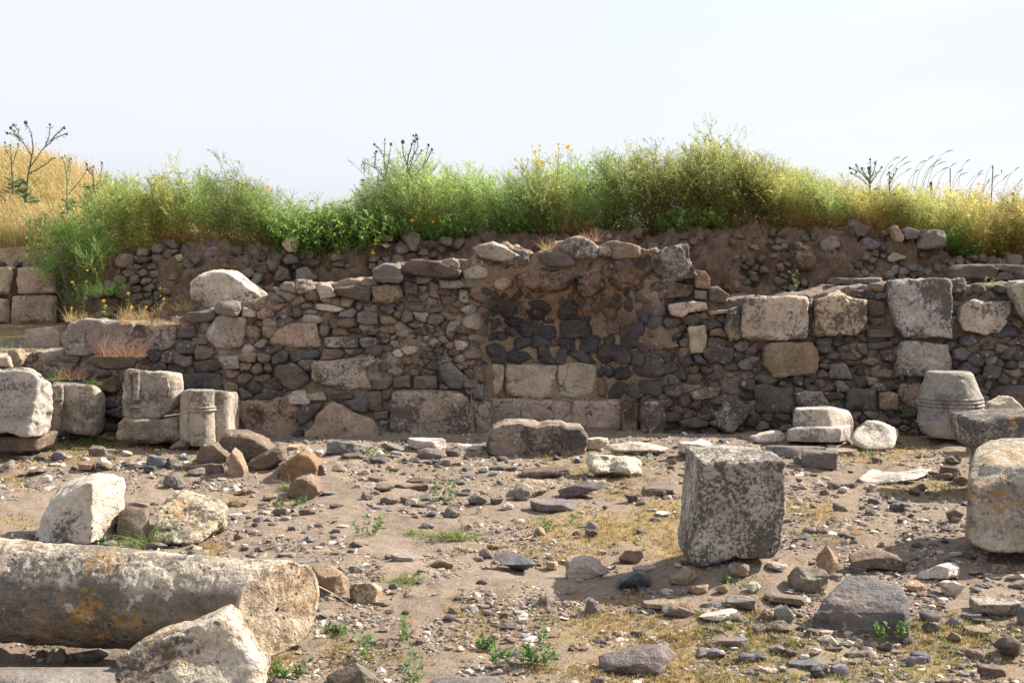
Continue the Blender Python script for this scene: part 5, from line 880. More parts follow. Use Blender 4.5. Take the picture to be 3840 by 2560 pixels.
# white pavement slab on the right, flush with the soil
V, F, c = hull([G(3212, 1812)+[0, 0, .045], G(3250, 1785)+[0, 0, .05], G(3302, 1768)+[0, 0, .055], G(3325, 1757)+[0, 0, .05], G(3380, 1740)+[0, 0, .05], G(3440, 1743)+[0, 0, .05], G(3480, 1768)+[0, 0, .05], G(3512, 1792)+[0, 0, .05], G(3440, 1815)+[0, 0, .045], G(3360, 1825)+[0, 0, .04], G(3230, 1826)+[0, 0, .03], G(3240, 1828), G(3300, 1765)-[0, 0, .05], G(3480, 1770)-[0, 0, .05], G(3350, 1815)-[0, 0, .05]], 171, lvl=5, amp=.007, f=7, p=40)
single('pavement_slab', V, F, c, 'lime', (.52, .47, .40), 'large flat white slab set in the mossy ground at the right', 'slab')
# ---------------------------------------------------------------- scattered stones (individual) and gravel (stuff)
ZN = [ # x0,x1,y0,y1,n,(min,max px),words
 ('behind the big angular block', 0, 700, 1680, 1800, 30, (22, 62)), ('between the basalt pile and lone boulder', 880, 1750, 1700, 1990, 52, (18, 55)),
 ('on ground before the niche', 1300, 3300, 1655, 1800, 24, (22, 50)), ('left of the tall square block', 1950, 2590, 1830, 2050, 18, (16, 42)),
 ('between the tall and huge right blocks', 2960, 3580, 1830, 2110, 48, (18, 50)), ('near the biggest flat slab, right foreground', 2640, 3820, 2120, 2550, 62, (22, 70)),
 ('on the bare lower centre path', 1130, 2250, 2130, 2550, 26, (16, 44)), ('between fallen column and basalt pile', 880, 1350, 1880, 2110, 22, (18, 50))]
CN = [('dark grey', (.08, .075, .078), .42, 'basalt'), ('brown', (.17, .13, .1), .2, 'basalt'), ('slate grey', (.15, .145, .15), .2, 'basalt'), ('whitish', (.5, .44, .37), .18, 'lime_clean')]
BX = [(a, b, c_-8, d_+5) for a, b, c_, d_, *_ in K]+[(2580, 2960, 1650, 2140), (3600, 3900, 1640, 2090), (110, 480, 1770, 2045), (550, 860, 1830, 2055), (420, 1000, 2300, 2600), (715, 1205, 1620, 1885), (3200, 3520, 1735, 1830), (3030, 3412, 2150, 2362), (1820, 2210, 1590, 1712)]
def blocked(x, y, r):
    if any(a-r*.3 < x < b+r*.3 and c_ < y < d_ for a, b, c_, d_ in BX): return True
    return x < 1185 and y > 1985+x*.09 or (y < 1700 and x < 900)
rsS = np.random.RandomState(77); n_sc = 0
for zname, x0, x1, y0, y1, n, (mn, mxs) in ZN:
    cnt = 0; t = 0
    while cnt < n and t < 4000:
        t += 1; x, y = rsS.uniform(x0, x1), rsS.uniform(y0, y1); s = 1.2*(mn+(mxs-mn)*rsS.rand()**1.6)
        if blocked(x, y, s): continue
        i = rsS.choice(4, p=[.42, .2, .2, .18]); cn_, cc, _, mt = CN[i]; kd = rsS.choice(['boulder', 'slab', 'wedge', 'peak', 'block'], p=[.36, .28, .18, .1, .08])
        hgt = s*rsS.uniform(.4, .75)*(.6 if kd == 'slab' else 1)
        lay(x-s/2, x+s/2, y-hgt, y, kd, mt, tv(cc, rsS, .2), 'small '+cn_+' stone '+zname, 1000+n_sc, 'loose_stone', cn_+' loose stones '+zname, 'stone', lvl=3)
        BX.append((x-s/2, x+s/2, y-hgt, y)); cnt += 1; n_sc += 1
# gravel: one stuff object
def gravel(n, seed):
    rs = np.random.RandomState(seed); Vo, Fo, To, off = [], [], [], 0
    pal = np.array([(.09, .08, .078), (.14, .11, .09), (.2, .15, .115), (.165, .155, .15), (.3, .235, .18), (.42, .36, .3), (.5, .45, .39)])
    for lv, frac, (smin, smax) in ((1, .68, (.0045, .012)), (2, .22, (.011, .024)), (2, .10, (.02, .05))):
        U, F = ico(lv); m = int(n*frac); protos = []
        for k in range(24):
            d = rs.uniform(.62, 1.0, len(U)) if lv == 1 else .8+.0*U[:, 0]
            V = U*np.array([1, rs.uniform(.5, 1), rs.uniform(.25, .6)])
            if lv == 2:
                for _ in range(7):
                    nn = rs.normal(0, 1, 3); nn /= np.linalg.norm(nn); h = V@nn; lim = h.max()*rs.uniform(.45, .8); V = V-np.outer(np.clip(h-lim, 0, None), nn)
            V = V*d[:, None]; protos.append(V)
        protos = np.array(protos)
        px = rs.uniform(-250, 4090, m*2); py = 1622+ (2640-1622)*rs.rand(m*2)**.95
        cl = fbm(np.stack([px/150, py/60, px*0], 1), 3); dens = .3+1.45*cl
        dens += .35*((px > 2900) & (py > 1800)) + .25*(py < 1850) + .5*(py < 1700)*(px > 900) - .35*((px > 1150) & (px < 1900) & (py > 1900) & (py < 2200)) - .3*moss_at(px, py)
        ok = rs.rand(m*2) < dens; px, py = px[ok][:m], py[ok][:m]; m2 = len(px)
        x, y, z = GGv(px, py); s = (smin+(smax-smin)*rs.rand(m2)**1.8)*np.interp(y, [5, 12], [.85, 1.45])
        a = rs.uniform(0, 6.28, m2); ca, sa = np.cos(a), np.sin(a); pr = protos[rs.randint(0, 24, m2)]*s[:, None, None]
        tl = rs.normal(0, .25, (m2, 1)); pr[..., 2] += pr[..., 0]*tl
        vx = pr[..., 0]*ca[:, None]-pr[..., 1]*sa[:, None]+x[:, None]; vy = pr[..., 0]*sa[:, None]+pr[..., 1]*ca[:, None]+y[:, None]; vz = pr[..., 2]+(z+s*.02)[:, None]
        V = np.stack([vx, vy, vz], -1).reshape(-1, 3); nv = len(U)
        Fa = (F[None]+(np.arange(m2)*nv)[:, None, None]).reshape(-1, 3)
        t = pal[rs.choice(7, m2, p=[.13, .17, .24, .14, .17, .1, .05])]*rs.uniform(.8, 1.2, (m2, 1)); t = np.repeat(t, nv, 0)
        Vo.append(V); Fo.append(Fa+off); To.append(t); off += len(V)
    return np.concatenate(Vo), np.concatenate(Fo), np.concatenate(To)
V, F, T = gravel(46000, 4)
tag(put('gravel', mesh_np('gravel', V, F, M['gravel'], T, smooth=False)), 'loose gravel and stone chips strewn all over the ground', 'gravel', kind='stuff')
# ---------------------------------------------------------------- plants
class Leafy:
    """collects diamond blades and thin stems: quads with a tint"""
    def __init__(s): s.Q = []; s.T = []
    def blades(s, base, dirn, ln, wd, tint, rs, bend=0.):
        base = np.atleast_2d(base); dirn = np.atleast_2d(dirn); n = len(base); dirn = dirn/np.linalg.norm(dirn, axis=1)[:, None]
        r = rs.normal(0, 1, (n, 3)); side = np.cross(dirn, r); side /= np.linalg.norm(side, axis=1)[:, None]+1e-9
        ln = np.broadcast_to(ln, (n,))[:, None]; wd = np.broadcast_to(wd, (n,))[:, None]
        tip = base+dirn*ln; tip[:, 2] -= (bend*ln)[:, 0] if np.ndim(bend*ln) else 0
        mid = base+dirn*ln*.5
        s.Q.append(np.stack([base, mid+side*wd/2, tip, mid-side*wd/2], 1)); t = np.asarray(tint, float); s.T.append(np.broadcast_to(t, (n, 3)).copy())
    def stem(s, pts, w0, w1, tint, rs):
        pts = np.asarray(pts, float); n = len(pts)-1; w_ = np.linspace(w0, w1, n+1); d = np.diff(pts, axis=0)
        r = rs.normal(0, 1, 3)
        for rr in (r, np.array([r[1], -r[0], r[2]*.3])):
            side = np.cross(d, rr); side /= np.linalg.norm(side, axis=1)[:, None]+1e-9; side = np.concatenate([side, side[-1:]])
            a = pts+side*w_[:, None]/2; b = pts-side*w_[:, None]/2
            s.Q.append(np.stack([a[:-1], a[1:], b[1:], b[:-1]], 1)); s.T.append(np.broadcast_to(np.asarray(tint, float), (n, 3)).copy())
    def arr(s): return np.concatenate(s.Q), np.concatenate(s.T)
def qmesh(name, Q, T, mat, origin=(0, 0, 0), parent=None):
    V = Q.reshape(-1, 3)-np.asarray(origin); F = np.arange(len(V)).reshape(-1, 4)
    return put(name, mesh_np(name, V, F, M[mat], np.repeat(T, 4, 0), smooth=False), origin if parent is None else np.asarray(origin)-np.array(parent.location), parent)
def path(p0, d0, ln, n, rs, curl=(0, 0, .2), jit=.12):
    p = np.array(p0, float); d = np.array(d0, float); d /= np.linalg.norm(d); out = [p.copy()]
    for _ in range(n):
        d = d+np.array(curl)/n+rs.normal(0, jit, 3)/math.sqrt(n)*.5; d /= np.linalg.norm(d); p = p+d*ln/n; out.append(p.copy())
    return np.array(out)
G1, G2, G3, GY = (.2, .275, .075), (.28, .34, .135), (.115, .185, .04), (.38, .38, .15)
def mustard(seed, nb=13, pods=22, wisp=0.):
    rs = np.random.RandomState(seed); L = Leafy(); lean = np.array([rs.normal(-.12, .12), rs.normal(0, .12), 0])
    main = path((0, 0, 0), (lean[0], lean[1], 1), 1., 12, rs, curl=(-.35+rs.normal(0, .15), rs.normal(0, .15), 0), jit=.1)
    L.stem(main[:5], .007, .0055, (.22, .16, .07), rs); L.stem(main[4:], .0055, .002, (.17, .2, .09), rs)
    for b in range(nb):
        t = rs.uniform(.22, .93); i = int(t*12); p = main[i]+(main[min(i+1, 12)]-main[i])*(t*12-i)
        a = rs.uniform(0, 6.28); up = rs.uniform(.5, 1.3); ln = (1.15-t)*rs.uniform(.35, .62)
        br = path(p, (math.cos(a), math.sin(a), up), ln, 8, rs, curl=(-.3, 0, .35), jit=.15); L.stem(br, .003, .0012, (.16, .19, .09), rs)
        m = max(4, int(pods*ln/.35)); tt = rs.uniform(.15, 1, m)*8; ii = np.minimum(tt.astype(int), 7); q = br[ii]+(br[ii+1]-br[ii])*(tt-ii)[:, None]
        dr = br[ii+1]-br[ii]; dr /= np.linalg.norm(dr, axis=1)[:, None]; dr = dr*.75+rs.normal(0, .62, (m, 3)); 
        tc = np.array([G1, G2, GY])[rs.choice(3, m, p=[.38, .45, .17])]*rs.uniform(.75, 1.3, (m, 1))
        L.blades(q, dr, rs.uniform(.018, .04, m), rs.uniform(.004, .0085, m), tc, rs)
        for _ in range(2):
            i2 = rs.randint(1, 7); sb = path(br[i2], rs.normal(0, 1, 3)+[0, 0, .9], ln*.45, 5, rs, jit=.2); L.stem(sb, .002, .001, (.17, .2, .09), rs)
            m2 = max(3, int(pods*ln*.45/.35)); ii = rs.randint(0, 5, m2); q = sb[ii]+(sb[ii+1]-sb[ii])*rs.rand(m2, 1); dr = (sb[ii+1]-sb[ii]); dr /= np.linalg.norm(dr, axis=1)[:, None]
            L.blades(q, dr*.75+rs.normal(0, .6, (m2, 3)), rs.uniform(.016, .034, m2), .006, np.array([G1, G2])[rs.randint(0, 2, m2)]*rs.uniform(.75, 1.25, (m2, 1)), rs)
    # leaves low down
    m = rs.randint(60, 110); t = rs.uniform(.1, .78, m)*12; ii = t.astype(int); q = main[ii]+rs.normal(0, .06, (m, 3))*[1, 1, .3]; dr = rs.normal(0, 1, (m, 3)); dr[:, 2] = rs.uniform(-.4, .6, m)
    tc = np.array([G3, G1, (.35, .2, .04), (.22, .13, .05)])[rs.choice(4, m, p=[.6, .3, .05, .05])]*rs.uniform(.6, 1.3, (m, 1))
    L.blades(q, dr, rs.uniform(.03, .08, m), rs.uniform(.009, .022, m), tc, rs)
    m = 16; q = main[rs.randint(0, 4, m)]+rs.normal(0, .02, (m, 3)); dr = rs.normal(0, .35, (m, 3)); dr[:, 2] = 1
    L.blades(q, dr, rs.uniform(.1, .26, m), .0035, np.array([(.33, .2, .09), (.3, .12, .06), (.22, .2, .07)])[rs.randint(0, 3, m)], rs)
    return L.arr()
def scatter(protos, X_, Y_, Z_, H_, rs, tintf, lean=0.):
    Qs, Ts = [], []
    for k in range(len(X_)):
        Q, T = protos[rs.randint(len(protos))]; a = rs.uniform(0, 6.28); 
        # keep the wind direction: only small turns
        a = rs.normal(0, .5) if lean else a
        c_, s_ = math.cos(a), math.sin(a); Q2 = Q*H_[k]; x = Q2[..., 0]*c_-Q2[..., 1]*s_; y = Q2[..., 0]*s_+Q2[..., 1]*c_
        Qs.append(np.stack([x+X_[k], y+Y_[k], Q2[..., 2]+Z_[k]], -1)); Ts.append(T*tintf(X_[k], rs))
    return np.concatenate(Qs), np.concatenate(Ts)
TOPS = [(260, 760), (300, 690), (400, 640), (560, 610), (700, 640), (800, 615), (900, 625), (1000, 670), (1080, 710), (1200, 740), (1330, 720), (1400, 660), (1500, 600), (1600, 590), (1750, 610), (1850, 620), (1950, 640), (2100, 590), (2300, 555), (2450, 575), (2560, 545), (2640, 500), (2720, 490), (2820, 530), (2950, 610), (3050, 630), (3150, 665), (3300, 680), (3500, 690), (3700, 705), (3900, 715)]
rs = np.random.RandomState(5); pro = [mustard(900+i, nb=15, pods=26) for i in range(9)]
Xs, Ys, Zs, Hs = [], [], [], []
for k in range(1900):
    Yp = 14.56+2.2*rs.rand()**1.6; px = rs.uniform(290, 4050) if k < 1450 else rs.uniform(2850, 4150); x = to_x(px, Yp)
    top = np.interp(px, [a for a, _ in TOPS], [b for _, b in TOPS])
    z0 = (float(bank_z(x)) if Yp < 14.85 else max(gz1(x, Yp), 1.0))-.04; zt = P(px, top, Yp)[2]; h = (zt-z0)
    if 1100 < px < 1360 and rs.rand() < .2: continue
    if px < 460 and Yp < 15.2: continue
    h = h*rs.uniform(.62, 1.02)
    cl = vnoise(np.array([[px/130., Yp*1.3, 3.]]))[0]; h *= 1+.12*cl
    if cl < -.6 and rs.rand() < .4: continue
    if rs.rand() < .10: h *= 1.14
    if h < .12: continue
    Xs.append(x); Ys.append(Yp); Zs.append(z0); Hs.append(min(h, 1.5))
def tf(x, r):
    px = 1920+x/15.3*FPX; g = np.clip((px-2700)/500, 0, 1); c = np.array([1, 1, 1])*(1-g)+np.array([1.5, 1.2, 1.25])*g
    if px < 1050: c = np.array([1.0, .93, .85])
    k = vnoise(np.array([[px/95., 7., 1.]]))[0]; c = c*(1+.3*k)*np.array([1+.18*vnoise(np.array([[px/140., 1., 9.]]))[0], 1, 1])
    return c*r.uniform(.65, 1.3)
Q, T = scatter(pro, Xs, Ys, Zs, Hs, rs, tf, lean=1)
tag(qmesh('wild_mustard', Q, T, 'leaf'), 'dense band of feathery green seeding plants along the top of the bank', 'wild plants', kind='stuff')
# leafy clumps at the lip of the bank
def leafy(seed, h=.35, n=420, spread=.22, cols=(G3, G1, (.1, .2, .04)), wd=(.006, .014), down=0.):
    rs = np.random.RandomState(seed); L = Leafy(); ns = 16
    for k in range(ns):
        a = rs.uniform(0, 6.28); d = (math.cos(a)*.6, math.sin(a)*.6-.15, 1-down); br = path((rs.normal(0, spread*.4), rs.normal(0, spread*.3), 0), d, h*rs.uniform(.6, 1.1), 8, rs, curl=(0, -.2, -.2-down)); L.stem(br, .004, .0015, (.12, .17, .05), rs)
        m = n//ns; ii = rs.randint(1, 8, m); q = br[ii]+(br[ii+1]-br[ii])*rs.rand(m, 1); dr = rs.normal(0, 1, (m, 3)); dr[:, 2] += .3
        L.blades(q, dr, rs.uniform(.02, .05, m), rs.uniform(wd[0], wd[1], m), np.array(cols)[rs.randint(0, len(cols), m)]*rs.uniform(.7, 1.25, (m, 1)), rs)
    return L.arr()
pl = [leafy(40+i) for i in range(5)]
Xs, Ys, Zs, Hs = [], [], [], []
for k in range(190):
    px = rs.choice([rs.uniform(1060, 1430), rs.uniform(1430, 2050), rs.uniform(2050, 2700), rs.uniform(3520, 3720)], p=[.5, .27, .15, .08]); Yp = rs.uniform(14.5, 15.0); x = to_x(px, Yp)
    Xs.append(x); Ys.append(Yp); Zs.append(float(bank_z(x))-rs.uniform(0, .12)*(px < 1450)); Hs.append(rs.uniform(.6, 1.25)*(1.35 if px < 1450 else .85))
Q, T = scatter(pl, Xs, Ys, Zs, Hs, rs, lambda x, r: r.uniform(.8, 1.2))
tag(qmesh('leafy_ground_cover', Q, T, 'leaf'), 'low dark green leafy growth spilling over the edge of the bank', 'wild plants', kind='stuff')
# the shrub hanging at the left end of the bank
sh = tag(empty('green_shrub', P(290, 1200, 14.1)), 'bushy dark green shrub hanging beside the pink squared wall at left, dotted with yellow flowers', 'shrub')
Qs, Ts = [], []
ps = [mustard(960+i, nb=18, pods=34) for i in range(4)]+[leafy(80+i, .5, 700, .3) for i in range(3)]
for k in range(46):
    px, py = rs.uniform(180, 420), rs.uniform(880, 1210); 
    if px > 330 and py > 1120: continue
    Yp = rs.uniform(13.9, 14.9) if py > 1000 else rs.uniform(14.3, 15.3); b = P(px+rs.uniform(-10, 30), py, Yp)
    Q, T = ps[rs.randint(7)]; a = rs.uniform(0, 6.28); tl = rotm(rs.normal(.15, .25), rs.normal(-.35, .3), a); h = rs.uniform(.28, .46); Q2 = (Q*h)@tl.T+b
    Qs.append(Q2); Ts.append(T*np.array([.8, .95, .8])*rs.uniform(.7, 1.1))
qmesh('foliage', np.concatenate(Qs), np.concatenate(Ts), 'leaf', tuple(sh.location), sh)
L = Leafy()
for k in range(14): L.stem(path(np.array(sh.location)+[rs.normal(0, .02), rs.normal(0, .02), -.05], (rs.normal(-.1, .4), rs.normal(0, .2), 1), .9, 8, rs), .012, .004, (.12, .09, .05), rs)
Q, T = L.arr(); qmesh('stem', Q, T, 'stem', tuple(sh.location), sh)
# ---- flowers
def flower_mesh(seed, r=.021, colr=(.85, .55, .02)):
    rs = np.random.RandomState(seed); L = Leafy(); n = 13
    for k in range(n):
        a = k/n*6.283; L.Q.append(np.array([[[0, 0, 0], [math.cos(a-.2)*r*.7, math.sin(a-.2)*r*.7, .004], [math.cos(a)*r, math.sin(a)*r, .006], [math.cos(a+.2)*r*.7, math.sin(a+.2)*r*.7, .004]]])); L.T.append(np.array([colr]))
    for k in range(8):
        a = k/8*6.283; b = a+.785; L.Q.append(np.array([[[0, 0, .012], [math.cos(a)*r*.35, math.sin(a)*r*.35, .006], [math.cos((a+b)/2)*r*.4, math.sin((a+b)/2)*r*.4, .004], [math.cos(b)*r*.35, math.sin(b)*r*.35, .006]]])); L.T.append(np.array([(.7, .33, .01)]))
    Q, T = L.arr(); V = Q.reshape(-1, 3); F = np.arange(len(V)).reshape(-1, 4)
    return mesh_np('flower', V, F, M['petal'], np.repeat(T, 4, 0), smooth=False)
FM = [flower_mesh(i, r_, c_) for i, (r_, c_) in enumerate(((.018, (.75, .5, .02)), (.022, (.75, .45, .02)), (.013, (.7, .55, .05))))]
def daisies(x0, x1, y0, y1, Y, n, label, seed, base_y, green=True):
    rs = np.random.RandomState(seed); c = P((x0+x1)/2, base_y, Y); e = tag(empty('yellow_daisy_plant', c), label, 'flowering plant', 'yellow daisy plants on the bank')
    L = Leafy()
    for k in range(n):
        px, py = rs.uniform(x0, x1), rs.uniform(y0, y1); p = P(px, py, Y+rs.uniform(-.12, .12)); root = c+[rs.normal(0, .08)+(p[0]-c[0])*.6, rs.normal(0, .08), 0]
        mid = (root+p)/2+rs.normal(0, .03, 3); L.stem(np.array([root, mid, p-[0, 0, .006]]), .004, .0025, (.14, .2, .06), rs)
        m = 16; tt = rs.rand(m, 1); q = root*(1-tt)+p*tt+rs.normal(0, .012, (m, 3)); L.blades(q, rs.normal(0, 1, (m, 3)), rs.uniform(.02, .05, m), .006, np.array([G1, G3])[rs.randint(0, 2, m)], rs)
        o = put('flower', FM[rs.randint(3)], p-c, e); o.rotation_euler = (rs.uniform(.5, 1.5), rs.uniform(-.5, .5), rs.uniform(-.6, .6))
    Q, T = L.arr(); qmesh('stem_and_leaves', Q, T, 'leaf', tuple(c), e)
daisies(1995, 2040, 545, 615, 14.75, 9, 'tall daisy plant against the sky at picture centre, left of the pair', 1, 860); daisies(2085, 2150, 540, 580, 14.75, 10, 'tall daisy plant against the sky at picture centre, right of the pair', 2, 860)
daisies(1900, 2000, 590, 650, 14.75, 7, 'lower daisy plant just left of the tall central pair', 3, 860); daisies(875, 1010, 655, 760, 14.75, 14, 'daisy plant with many flowers at the right end of the left green hump', 4, 900)
daisies(1230, 1410, 860, 960, 14.35, 12, 'daisy plant drooping over the bank edge with the brightest flowers', 5, 930); daisies(1430, 1700, 780, 960, 14.55, 14, 'scattered yellow flowers at the foot of the green band left of centre', 6, 920)
daisies(1430, 1500, 580, 620, 14.8, 4, 'few daisies beside the round headed thistles', 7, 860); daisies(180, 420, 1010, 1175, 13.85, 7, 'yellow flowers in front of the dark green shrub', 8, 1190); daisies(480, 640, 1040, 1160, 13.7, 5, 'thin yellow flowers above the dry grass on the left wall', 9, 1195)
daisies(3560, 3700, 690, 780, 14.9, 8, 'yellow flowers beside the black post at right', 10, 930); daisies(2560, 2760, 700, 850, 14.6, 9, 'orange yellow blooms under the highest part of the green band', 11, 870); daisies(2950, 3300, 680, 800, 14.7, 8, 'sparse yellow blooms in the pale green stretch at right', 12, 860); daisies(3540, 3680, 880, 960, 14.6, 7, 'yellow orange blooms beside the squarish end stone', 13, 985)
# ---- golden grass on the hill
def grasst(seed, h=.5, n=26, cols=((.58, .45, .22), (.46, .35, .17), (.62, .53, .3), (.4, .39, .17))):
    rs = np.random.RandomState(seed); L = Leafy()
    for k in range(n):
        b = rs.normal(0, .05, 3)*[1, 1, 0]; p = path(b, (rs.normal(-.05, .22), rs.normal(0, .22), 1), h*rs.uniform(.55, 1.1), 6, rs, curl=(-.5, 0, -.35), jit=.15); c = cols[rs.randint(len(cols))]
        L.stem(p, .0035, .0018, c, rs); m = 7; t = rs.uniform(.75, 1, m)*6; ii = np.minimum(t.astype(int), 5); q = p[ii]+(p[ii+1]-p[ii])*(t-ii)[:, None]; d = p[-1]-p[-2]; d /= np.linalg.norm(d)
        L.blades(q, d+rs.normal(0, .35, (m, 3)), .035, .0045, np.array(c)*1.1, rs)
    return L.arr()
pg = [grasst(i) for i in range(6)]; Xs, Ys, Zs, Hs = [], [], [], []
for k in range(1500):
    Yp = rs.uniform(16.5, 20.5); px = rs.uniform(-500, 420); x = to_x(px, Yp)
    if Yp < 17.2 and px > 330: continue
    Xs.append(x); Ys.append(Yp); Zs.append(gz1(x, Yp)-.03); Hs.append(rs.uniform(.6, 1.15))
for k in range(260):
    Yp = rs.uniform(16.6, 18.5); px = rs.uniform(3000, 4100); x = to_x(px, Yp); Xs.append(x); Ys.append(Yp); Zs.append(gz1(x, Yp)); Hs.append(rs.uniform(.7, 1.2))
Q, T = scatter(pg, Xs, Ys, Zs, Hs, rs, lambda x, r: r.uniform(.8, 1.15), lean=1)
tag(qmesh('dry_grass', Q, T, 'straw'), 'tall golden dry grass covering the hill behind the pink wall', 'dry grass', kind='stuff')
RED = ((.3, .13, .07), (.36, .2, .1), (.4, .28, .13), (.25, .18, .07)); pr = [grasst(60+i, .2, 18, RED) for i in range(4)]; Xs, Ys, Zs, Hs = [], [], [], []
for k in range(300):
    px = rs.choice([rs.uniform(2600, 3300), rs.uniform(600, 1060), rs.uniform(1900, 2500), rs.uniform(380, 560)], p=[.6, .2, .15, .05]); Yp = rs.uniform(14.55, 14.95); x = to_x(px, Yp); Xs.append(x); Ys.append(Yp); Zs.append(float(bank_z(x))-.03); Hs.append(rs.uniform(.4, .9))
Q, T = scatter(pr, Xs, Ys, Zs, Hs, rs, lambda x, r: r.uniform(.8, 1.15), lean=1)
tag(qmesh('reddish_stalks', Q, T, 'straw'), 'reddish brown dry stalks under the green plants at the bank edge', 'dry stalks', kind='stuff')
# ---- thistles
def tube(pts, r0, r1, n=6):
    pts = np.asarray(pts, float); m = len(pts); d = np.gradient(pts, axis=0); d /= np.linalg.norm(d, axis=1)[:, None]; a = np.cross(d, [.3, 1, .1]); a /= np.linalg.norm(a, axis=1)[:, None]; b = np.cross(d, a)
    th = np.linspace(0, 6.283, n, endpoint=False); r = np.linspace(r0, r1, m)[:, None, None]
    V = (pts[:, None]+r*(a[:, None]*np.cos(th)[None, :, None]+b[:, None]*np.sin(th)[None, :, None])).reshape(-1, 3); ii = np.arange(m*n).reshape(m, n); j = np.roll(ii, -1, 1)
    return V, np.stack([ii[:-1], j[:-1], j[1:], ii[1:]], -1).reshape(-1, 4)
def thistle(lines, heads, Y, label, seed, sc=1., colr=(.13, .15, .09), hc=(.12, .14, .1)):
    rs = np.random.RandomState(seed); root = P(*lines[0][0], Y); e = tag(empty('thistle', root), label, 'thistle', 'thistles standing up on the skyline'); parts = []; L = Leafy()
    for i, ln in enumerate(lines):
        yy = np.cumsum(rs.normal(0, .02, len(ln))); pts = np.array([P(x, y, Y+dy) for (x, y), dy in zip(ln, yy)]); t = np.linspace(0, len(pts)-1, len(pts)*4); pts = np.stack([np.interp(t, range(len(pts)), pts[:, k]) for k in range(3)], 1)
        w0 = (.011 if i == 0 else .006)*sc; V, F = tube(pts, w0, .003*sc); parts.append((V-root, F, np.array(colr)))
        m = len(pts)*3; ii = rs.randint(0, len(pts), m); L.blades(pts[ii], rs.normal(0, 1, (m, 3))+[0, 0, .4], rs.uniform(.015, .05, m)*sc, .008*sc, np.array(colr)*1.2, rs)
    V, F, T = join(parts); put('stem', mesh_np('stem', V, F, M['stem'], T), (0, 0, 0), e)
    m = 26; ii = rs.rand(m)*.35; a = P(*lines[0][0], Y); b = P(*lines[0][min(2, len(lines[0])-1)], Y); q = a+(b-a)*ii[:, None]; dr = rs.normal(0, 1, (m, 3)); dr[:, 2] = rs.uniform(-.2, .6, m); L.blades(q, dr, rs.uniform(.08, .2, m)*sc, .03*sc, np.array((.1, .14, .06)), rs)
    Q, T = L.arr(); qmesh('leaves', Q, T, 'leaf', tuple(root), e)
    for x, y, r in heads:
        U, F = ico(3); sp = 1+.12*np.random.RandomState(seed).normal(0, 1, len(U)).clip(-1, 1)[:, None]; V = U*sp*[1, 1, 1.15]*r*sc
        put('flower_head', mesh_np('flower_head', V, F, M['stem'], hc), P(x, y, Y)-root, e)
thistle([[(95, 760), (105, 660), (125, 560), (118, 500), (97, 460)], [(105, 640), (160, 560), (205, 520), (250, 500)], [(190, 530), (215, 500), (240, 478)], [(170, 550), (185, 510), (188, 465)], [(122, 590), (90, 540), (60, 510), (28, 500)], [(75, 525), (55, 500), (40, 480)], [(70, 520), (68, 490), (52, 468)], [(110, 650), (150, 630), (180, 610), (200, 592)]],
        [(97, 460, .017), (250, 503, .011), (241, 480, .013), (187, 467, .010), (27, 500, .011), (40, 480, .013), (51, 468, .011), (205, 593, .009)], 16.6, 'tallest spiny thistle, branching widely at the far left of the skyline', 1, 1.25)
thistle([[(48, 730), (45, 650), (42, 590), (38, 550)], [(44, 620), (60, 580), (70, 545)], [(44, 600), (25, 570), (18, 545)]], [(38, 545, .011), (68, 540, .011), (18, 535, .01)], 16.5, 'shorter greenish thistle at the left of the tallest one', 2)
thistle([[(250, 800), (252, 710), (250, 650), (240, 600), (232, 590)], [(252, 690), (265, 640), (266, 598)], [(250, 650), (262, 610), (244, 585)], [(255, 730), (290, 690), (320, 650), (328, 620)]], [(232, 592, .010), (266, 596, .012), (244, 584, .010), (322, 610, .008)], 16.4, 'slender pale thistle between the tallest one and the green band', 3, 1., (.24, .27, .15))
thistle([[(352, 720), (349, 660), (350, 625)], [(349, 660), (330, 640), (326, 618)], [(350, 650), (340, 630), (332, 640)], [(375, 680), (380, 640), (382, 612)]], [(350, 625, .013), (326, 617, .014), (327, 636, .012), (382, 611, .013), (318, 690, .012)], 15.9, 'thistle with small dark purple heads left of the green band', 4, .8, (.1, .08, .07), (.06, .035, .05))
thistle([[(1460, 760), (1450, 690), (1440, 600), (1443, 525)], [(1442, 590), (1420, 555), (1403, 540)], [(1450, 650), (1460, 590), (1466, 540)], [(1448, 680), (1420, 640), (1390, 620), (1360, 610)], [(1405, 630), (1408, 590), (1412, 568)]], [(1443, 523, .008), (1404, 541, .012), (1466, 540, .015), (1360, 608, .009), (1411, 568, .013)], 15.0, 'left one of the two round headed thistles rising above the centre of the band', 5)
thistle([[(1540, 760), (1530, 690), (1528, 600), (1545, 540), (1560, 508)], [(1530, 620), (1512, 580), (1511, 535)], [(1532, 640), (1550, 590), (1556, 530)], [(1534, 610), (1565, 560), (1566, 520)], [(1530, 650), (1560, 600), (1580, 565)], [(1535, 680), (1590, 620), (1608, 545)], [(1590, 620), (1612, 580), (1620, 562)]],
        [(1561, 507, .014), (1550, 509, .010), (1511, 532, .020), (1564, 521, .015), (1556, 531, .012), (1607, 544, .014), (1620, 561, .013), (1581, 564, .010), (1543, 541, .009)], 15.0, 'right one of the two round headed thistles above the centre, with most heads', 6)
